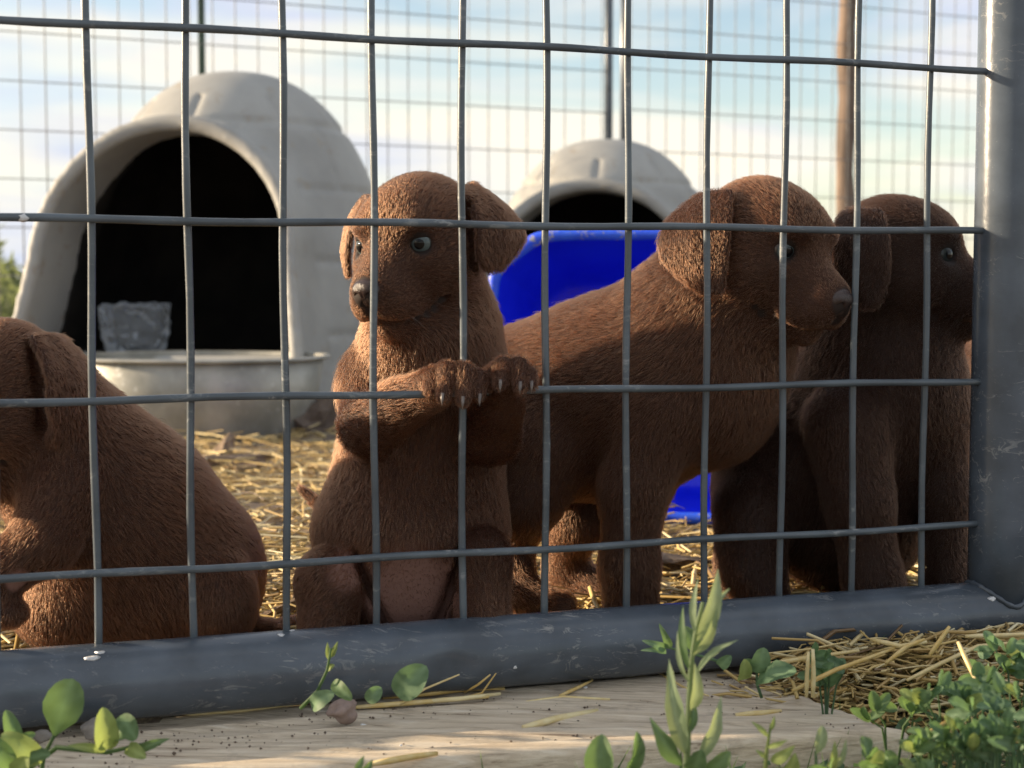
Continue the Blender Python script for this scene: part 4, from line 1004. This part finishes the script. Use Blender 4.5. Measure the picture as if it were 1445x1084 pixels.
stalk([onp(520, 1079), onp(580, 1068, .002), onp(617, 1063)], 0.0020, 'golden straw on the front edge of the plank')
stalk([onp(1038, 1009), onp(1075, 1006, .002), onp(1102, 1003)], 0.0019, 'stubby orange straw on the plank right of the tall weed')
stalk([onp(920, 944, .002), onp(965, 970, .002), onp(1000, 982)], 0.0009, 'thin straw crossing behind the tall weed')
stalk([(1050, 944, .84), (1130, 930, .85), (1212, 918, .86)], 0.0024, 'thick golden straw lying along the foot of the rail')
stalk([(1138, 984, .80), (1139, 950, .80), (1141, 920, .80)], 0.0021, 'upright broken straw, the paler of the standing pair')
stalk([(1147, 984, .80), (1148, 950, .80), (1147, 916, .80)], 0.0024, 'upright broken straw, the more golden of the standing pair')
stalk([(1118, 975, .80), (1180, 945, .81), (1262, 915, .83)], 0.0022, 'pale straw slanting up from the standing pair')
stalk([(1230, 902, .84), (1270, 912, .83), (1308, 906, .83)], 0.0024, 'golden straw with a blunt end resting on the straw pile')
stalk([(1250, 936, .81), (1280, 912, .81), (1305, 902, .81)], 0.0022, 'orange straw leaning over the middle of the pile')
stalk([(1312, 925, .80), (1328, 902, .80), (1340, 884, .80)], 0.0023, 'golden straw standing steeply out of the pile')
stalk([(1362, 898, .86), (1400, 897, .86), (1470, 894, .86)], 0.0024, 'pale greenish straw lying flat below the post')
stalk([(1352, 906, .77), (1370, 945, .76), (1390, 985, .75)], 0.0021, 'orange straw leaning down into the clover')
stalk([(1300, 1040, .70), (1330, 1022, .71), (1360, 1006, .72)], 0.0015, 'thin pale straw across the clover leaves')
stalk([(1280, 960, .80), (1330, 935, .81), (1380, 912, .82), (1450, 905, .83)], 0.0020, 'long faded straw crossing the pile towards the post')

# wood chips behind the fence
def chip(label, c, size, rot, mat):
    bm = bmesh.new(); bmesh.ops.create_cube(bm, size=1); bmesh.ops.subdivide_edges(bm, edges=bm.edges, cuts=3, use_grid_fill=True)
    rnd = random.Random(int(c[0])); 
    for v in bm.verts:
        t = v.co.x + 0.5; v.co.y *= 1 - 0.75 * t; v.co.z *= 1 - 0.6 * t; v.co += Vector((rnd.gauss(0, .03), rnd.gauss(0, .05), rnd.gauss(0, .05)))
        v.co = Vector((v.co.x * size[0], v.co.y * size[1], v.co.z * size[2]))
    me = bpy.data.meshes.new('wood_chip'); bm.to_mesh(me); bm.free(); o = link('wood_chip', me, mat)
    o.location = Vector(at(*c)); o.rotation_euler = rot; return tag(o, label, 'wood chip', 'wood chips in the straw')
chip('upright pointed wood chip in front of the metal tub', (320, 628, 2.02), (0.032, 0.03, 0.02), (0.2, R(-62), 0.3), M['bark'])
chip('flat brown splinter lying in the straw below the metal tub', (335, 648, 1.95), (0.085, 0.035, 0.016), (0, R(-4), R(12)), M['bark'])
chip('dark chunk of wood beside the metal tub', (444, 592, 2.35), (0.09, 0.07, 0.075), (0.3, R(-30), R(40)), M['crumb'])
chip('dark twig-like splinter near the rail between two puppies', (398, 862, 1.02), (0.055, 0.012, 0.010), (0, R(-24), R(20)), M['bark'])
chip('dark clod beside the feet of the standing puppy', (965, 795, 1.22), (0.05, 0.03, 0.014), (0, 0, R(5)), M['crumb'])

# ------------------------------------------------------------------ weeds in front
def leaf_mesh(base, tip, width, facing, fold=0.35, curl=0.15, droop=0.0, shape='oval', teeth=0.0, seed=0):
    base, tip = np.array(base, float), np.array(tip, float); ax = tip - base; ln = np.linalg.norm(ax); d = ax / ln
    n_ = unit(facing); n_ = unit(n_ - (n_ @ d) * d); sdv = np.cross(d, n_); rnd = random.Random(seed)
    rows, V, Q, rib = 9, [], [], []
    for i in range(rows + 1):
        t = i / rows
        t = 0.5 - 0.5 * math.cos(math.pi * t)
        if shape == 'oval': wv = math.sqrt(max(0, 1 - (2 * t ** 0.92 - 1) ** 2))
        elif shape == 'lance': wv = math.sin(math.pi * (t ** 0.8)) ** 0.9
        elif shape == 'obov': wv = math.sqrt(max(0, 1 - (2 * t ** 1.35 - 1) ** 2)) * (0.25 + 0.75 * min(1, t * 2.2))
        else: wv = (1 - t) ** 0.55 * (1 if t > 0.12 else 0.55 + t * 3)
        wv = max(wv, 0.04) * width * 0.5
        c = base + d * ln * t + n_ * (curl * ln * math.sin(math.pi * t) - droop * ln * t * t)
        for j in (-2, -1, 0, 1, 2):
            f = j / 2; e = 1 + (teeth * (rnd.random() - 0.5) if abs(j) == 2 else 0)
            V.append(c + sdv * wv * f * e + n_ * (abs(f) * fold * wv + rnd.gauss(0, 0.03) * wv + 0.12 * wv * math.sin(i * 1.9 + j)))
            rib.append(1.0 if j == 0 else (0.35 if (i + abs(j)) % 2 else 0.0))
    for i in range(rows):
        for j in range(4): a = i * 5 + j; Q.append((a, a + 1, a + 6, a + 5))
    me = fast_mesh('leaf', V, Q); r_ = me.attributes.new('rib', 'FLOAT', 'POINT'); r_.data.foreach_set('value', np.array(rib, np.float32) * 0.55); return me
def plant(name, base, label, cat='weed', group=None):
    e = empty(name, base); return tag(e, label, cat, group)
def leaf(par, b, t, wpx, mat, face=(0, -1, 0.25), **kw):
    B_, T_ = at(*b), at(*t); o = link('leaf', leaf_mesh(B_, T_, mm(wpx, (b[2] + t[2]) / 2), face, seed=int(b[0] * 7 + b[1]), **kw), mat, par); return o
def stem(par, p, r0, r1, mat, root=None):
    P_ = [at(*q) for q in p]; n = len(P_); pts = []
    if root is not None: P_[0][2] = root
    for i in range(n - 1):
        for t in (0, .5): pts.append(P_[i] * (1 - t) + P_[i + 1] * t)
    pts.append(P_[-1]); m_ = len(pts)
    return tube_obj('stem', pts, [r0 + (r1 - r0) * i / (m_ - 1) for i in range(m_)], mat, par, 7)
d = .665; LP, LF, LD, LY = M['leaf_pale'], M['leaf'], M['leaf_dark'], M['leaf_yellow']
e = plant('tall_weed', on_z(968, 1150, -0.03), 'tall silvery green weed with narrow leaves in front of the plank')
stem(e, [(966, 1120, d), (970, 1060, d), (972, 1000, d), (975, 940, d), (982, 890, d + .003), (992, 850, d + .003)], 0.0017, 0.0009, LP)
for b, t, wd, mt, f, kw in [
    ((982, 895, d), (985, 816, d - .004), 11, LP, (-.6, -1, 0), dict(shape='lance')), ((984, 905, d), (1013, 803, d - .006), 26, LP, (.3, -1, .1), dict(shape='lance')),
    ((990, 870, d), (1030, 830, d + .004), 10, LP, (.2, -1, .6), dict(shape='lance')), ((978, 925, d), (1012, 856, d - .008), 17, LP, (.5, -1, .2), dict(shape='lance')),
    ((972, 945, d), (964, 855, d + .002), 13, LF, (-.5, -1, 0), dict(shape='lance')), ((974, 965, d), (956, 890, d - .003), 9, LP, (-.8, -1, .2), dict(shape='lance')),
    ((982, 952, d), (1042, 903, d - .006), 12, LP, (.2, -.6, 1), dict(shape='lance')), ((975, 1005, d), (980, 935, d - .006), 20, LP, (.4, -1, .1), dict(shape='lance')),
    ((968, 1065, d), (944, 930, d - .006), 27, LP, (-.3, -1, .1), dict(shape='lance', teeth=.3)), ((973, 1035, d), (976, 985, d + .004), 13, LF, (.5, -1, 0), dict(shape='lance')),
    ((962, 1080, d), (917, 1012, d - .004), 24, LF, (-.3, -1, .3), dict(shape='lance', teeth=.5)), ((985, 1075, d), (1018, 982, d - .006), 22, LP, (.2, -1, .1), dict(shape='lance', teeth=.4)),
    ((978, 1090, d), (990, 1058, d - .008), 30, LF, (0, -1, .5), dict(shape='oval')), ((1000, 1090, d), (1030, 1060, d - .01), 26, LF, (.2, -1, .5), dict(shape='oval'))]:
    leaf(e, b, t, wd, mt, f, **kw)
# oval-leaved weed at the left corner
d = .70
e = plant('broad_leaf_weed', on_z(60, 1100, -0.03), 'broad-leaved weed with one big upright oval leaf in front of the rail')
stem(e, [(55, 1110, d), (62, 1065, d), (78, 1035, d)], .0013, .0009, LF); stem(e, [(20, 1100, d - .01), (80, 1055, d - .01), (150, 1062, d - .012), (205, 1050, d - .012)], .0014, .0009, LF)
for b, t, wd, mt, f, kw in [((76, 1042, d), (103, 958, d - .002), 56, LF, (.15, -1, .15), dict(shape='obov', fold=.12)),
    ((150, 1058, d - .012), (145, 998, d - .015), 34, LY, (.4, -1, .1), dict(fold=.9)), ((160, 1050, d - .012), (190, 1045, d - .012), 30, LF, (.1, -.4, 1), dict(curl=.4)), ((170, 1010, d - .012), (192, 1044, d - .02), 26, LF, (.3, -1, .5), dict()),
    ((190, 1062, d - .012), (240, 1042, d - .012), 14, LF, (0, -1, .4), dict(shape='lance')), ((180, 1055, d - .012), (206, 1070, d - .022), 22, LY, (0, -1, .6), dict()), ((150, 1060, d - .012), (95, 1052, d - .018), 13, LY, (0, -1, .5), dict(shape='lance')),
    ((25, 1065, d - .01), (8, 1002, d - .01), 24, LF, (.5, -1, .3), dict(fold=.7)), ((30, 1045, d - .01), (50, 1035, d - .012), 14, LF, (0, -1, .3), dict()), ((60, 1075, d - .015), (2, 1036, d - .02), 36, LY, (0, -1, .5), dict(fold=.5)),
    ((20, 1082, d - .015), (72, 1065, d - .02), 30, LF, (0, -.8, .8), dict()), ((15, 1090, d - .02), (-15, 1040, d - .025), 40, LF, (.2, -1, .3), dict()), ((30, 1100, d - .02), (40, 1068, d - .03), 34, LY, (0, -1, .5), dict())]:
    leaf(e, b, t, wd, mt, f, **kw)
# sprig by the rail
d = .765
e = plant('weed_sprig', on_z(425, 1002, 0), 'small sprig with yellow buds leaning out from under the rail')
stem(e, [(424, 1000, d), (448, 975, d - .002), (462, 945, d - .004), (467, 915, d - .004)], .0010, .0006, LF)
for b, t, wd, mt, f, kw in [((465, 932, d), (462, 906, d - .002), 8, LY, (0, -1, 0), dict(shape='lance')), ((467, 928, d), (477, 905, d - .002), 8, LY, (0, -1, 0), dict(shape='lance')), ((462, 945, d), (472, 938, d - .004), 9, LY, (0, -1, .4), dict()),
    ((470, 962, d), (497, 988, d - .01), 20, LF, (0, -1, .3), dict()), ((440, 998, d), (472, 978, d - .008), 26, LD, (0, -1, .5), dict()), ((518, 990, d), (538, 970, d), 22, LD, (0, -1, .2), dict()), ((560, 982, d + .005), (602, 940, d + .002), 44, LD, (0, -1, .3), dict())]:
    leaf(e, b, t, wd, mt, f, **kw)
# trailing weed on the rail behind the tall one
d = .80
e = plant('trailing_weed', on_z(1000, 945, 0), 'trailing dark green weed lying against the rail behind the tall one')
stem(e, [(1020, 935, d), (975, 922, d - .006), (935, 912, d - .01)], .0009, .0005, LD)
for b, t, wd, mt, f, kw in [((945, 914, d - .01), (930, 880, d - .012), 14, LF, (0, -1, .2), dict(shape='heart')), ((938, 916, d - .01), (906, 904, d - .012), 15, LD, (0, -1, .4), dict(shape='heart')), ((940, 920, d - .01), (904, 918, d - .012), 11, LD, (0, -1, .6), dict(shape='heart')),
    ((985, 920, d - .004), (966, 884, d - .01), 22, LF, (0, -1, .2), dict()), ((1015, 940, d), (1032, 925, d - .008), 18, LD, (0, -1, .3), dict()), ((1045, 960, d), (1050, 930, d - .008), 22, LY, (.3, -1, .2), dict())]:
    leaf(e, b, t, wd, mt, f, **kw)
d = .80
e = plant('round_leaf_weed', on_z(1085, 975, 0), 'low weed with two rounded dark leaves at the end of the plank')
for b, t, wd, mt, f, kw in [((1068, 950, d), (1078, 914, d - .006), 28, LD, (0, -1, .3), dict(fold=.1)), ((1068, 962, d), (1124, 948, d - .02), 36, LD, (0, -.8, .8), dict(fold=.1)), ((1060, 945, d), (1052, 930, d - .004), 20, LF, (0, -1, .3), dict())]:
    leaf(e, b, t, wd, mt, f, **kw)
stem(e, [(1075, 985, d), (1068, 965, d), (1068, 945, d)], .0009, .0006, LD)
d = .66
e = plant('seedling', on_z(850, 1110, -0.03), 'pair of broad green leaves at the front edge of the plank')
stem(e, [(866, 1120, d), (868, 1085, d)], .001, .0008, LF)
leaf(e, (846, 1096, d), (850, 1036, d - .004), 42, LF, (-.2, -1, .1), fold=.5); leaf(e, (878, 1092, d), (898, 1032, d - .004), 26, LF, (.7, -1, .2), fold=.8); leaf(e, (884, 1078, d), (906, 1045, d - .006), 14, LF, (.7, -1, .2))
e = plant('yellow_sprig', on_z(1082, 1100, -0.03), 'thin yellowish sprig right of the tall silvery weed')
stem(e, [(1078, 1110, d), (1082, 1060, d), (1088, 1022, d)], .0012, .0005, LY)
for b, t, wd in (((1084, 1040, d), (1060, 1018, d), 8), ((1086, 1032, d), (1093, 1010, d), 7), ((1082, 1055, d), (1112, 1044, d - .004), 8), ((1080, 1070, d), (1066, 1058, d), 7), ((1088, 1075, d), (1122, 1052, d - .006), 18), ((1110, 1090, d), (1122, 1062, d - .006), 24)): leaf(e, b, t, wd, LY, (.2, -1, .3), shape='lance')
e = plant('seedling', on_z(1150, 1100, -0.03), 'small upright seedling with one pale spoon-shaped leaf before the plank')
stem(e, [(1153, 1110, d), (1151, 1060, d)], .0009, .0006, LF); leaf(e, (1151, 1066, d), (1160, 1024, d - .004), 18, LP, (.1, -1, .1), shape='obov'); leaf(e, (1164, 1095, d), (1178, 1045, d - .004), 15, LY, (.3, -1, .1), shape='lance'); leaf(e, (1178, 1085, d), (1194, 1042, d - .004), 10, LP, (.2, -1, .1), shape='lance')
e = plant('leaf_tuft', on_z(512, 1105, -0.03), 'two small green leaf tips at the bottom edge in front of the plank')
stem(e, [(510, 1115, d), (510, 1085, d)], .0008, .0006, LF)
leaf(e, (502, 1092, d), (514, 1066, d), 11, LF, shape='lance'); leaf(e, (514, 1094, d), (526, 1072, d), 12, LF, shape='lance')
# clover: sprays of three oval leaves
rc = random.Random(5); count = 0
spots = [(1205, 1106, 0.65), (1268, 1112, 0.655), (1312, 1085, 0.67), (1345, 1075, 0.665), (1395, 1078, 0.66), (1432, 1058, 0.66), (1168, 972, 0.83), (1262, 1026, 0.75), (1372, 1005, 0.73), (1412, 988, 0.74), (1440, 958, 0.77), (1330, 1018, 0.725), (1402, 1036, 0.69), (1442, 1010, 0.7), (1388, 960, 0.78)]
words = ['at the bottom edge left of the plank corner', 'at the bottom edge below the plank corner', 'just right of the plank corner', 'at the bottom edge under the thin pale straw', 'at the bottom edge near the picture corner', 'in the very corner of the picture', 'beside the standing pair of straws', 'along the slanted end of the plank', 'around the foot of the leaning orange straw', 'right of the leaning orange straw', 'under the post at the picture edge', 'left of the leaning orange straw foot', 'below the leaning orange straw', 'low at the right picture edge', 'beside the upper end of the leaning straw']
for k, (px, py, d) in enumerate(spots):
    b = on_z(px, py + 30, -0.03); e = plant('clover_plant', b, 'clover plant with small oval leaves ' + words[k], 'clover', 'clover plants by the rail')
    base = at(px, py, d); mats = LD if rc.random() < 0.6 else LF
    if k < 3: mats = LF
    for q in range(4 if k > 6 else 5):
        tipx, tipy = px + rc.uniform(-38, 38), py - rc.uniform(2, 44)
        stem(e, [(px + rc.uniform(-6, 6), py + 45, d), (px + (tipx - px) * .5, py + (tipy - py) * .4 + 6, d), (tipx, tipy, d - .004)], .0007, .0004, mats, -0.031)
        a0 = rc.uniform(-1.2, 1.2) - math.pi / 2
        for da in (-0.9, 0, 0.9):
            ln = rc.uniform(22, 38); an = a0 + da + rc.gauss(0, .2)
            leaf(e, (tipx, tipy, d - .004), (tipx + math.cos(an) * ln, tipy + math.sin(an) * ln * 0.85, d - .004 + rc.uniform(-.014, .01)), rc.uniform(14, 22), mats if rc.random() < .92 else LY, (rc.gauss(0, .4), -1, rc.uniform(.2, 1.2)), shape=rc.choice(('oval', 'obov')), fold=rc.uniform(.2, .6), curl=rc.uniform(-.05, .15))
def cover():
    px, py = rc.uniform(1230, 1600), rc.uniform(955, 1180); p = on_z(px, py, -0.018)
    if rc.random() < 0.25: px = rc.uniform(700, 1300); p = on_z(px, rc.uniform(1085, 1180), -0.02)
    z = front_z(p[0], p[1]) + rc.random() * 0.016
    return np.array((p[0], p[1], z)), unit((rc.gauss(0, 1), rc.gauss(0, 1), rc.uniform(0, .8))), unit((rc.gauss(0, 1), rc.gauss(0, 1), .2)), rc.uniform(.006, .012), rc.uniform(.002, .0035)
tag(scatter_leaves('ground_cover', 1500, cover, LD), 'low green ground cover under the clover by the plank', 'ground cover', None, 'stuff')

def blade():
    px, py = rc.uniform(1150, 1560), rc.uniform(960, 1170); p = on_z(px, py, -0.018)
    if rc.random() < 0.3: p = on_z(rc.uniform(560, 1250), rc.uniform(1092, 1170), -0.02)
    return np.array((p[0], p[1], front_z(p[0], p[1]) - 0.002)), unit((rc.gauss(0, .55), rc.gauss(0, .55), 1)), unit((rc.gauss(0, 1), rc.gauss(0, 1), 0)), rc.uniform(.014, .036), rc.uniform(.0005, .0012)
tag(scatter_leaves('grass', 420, blade, LF), 'thin grass blades coming up between the clover plants', 'grass', None, 'stuff')
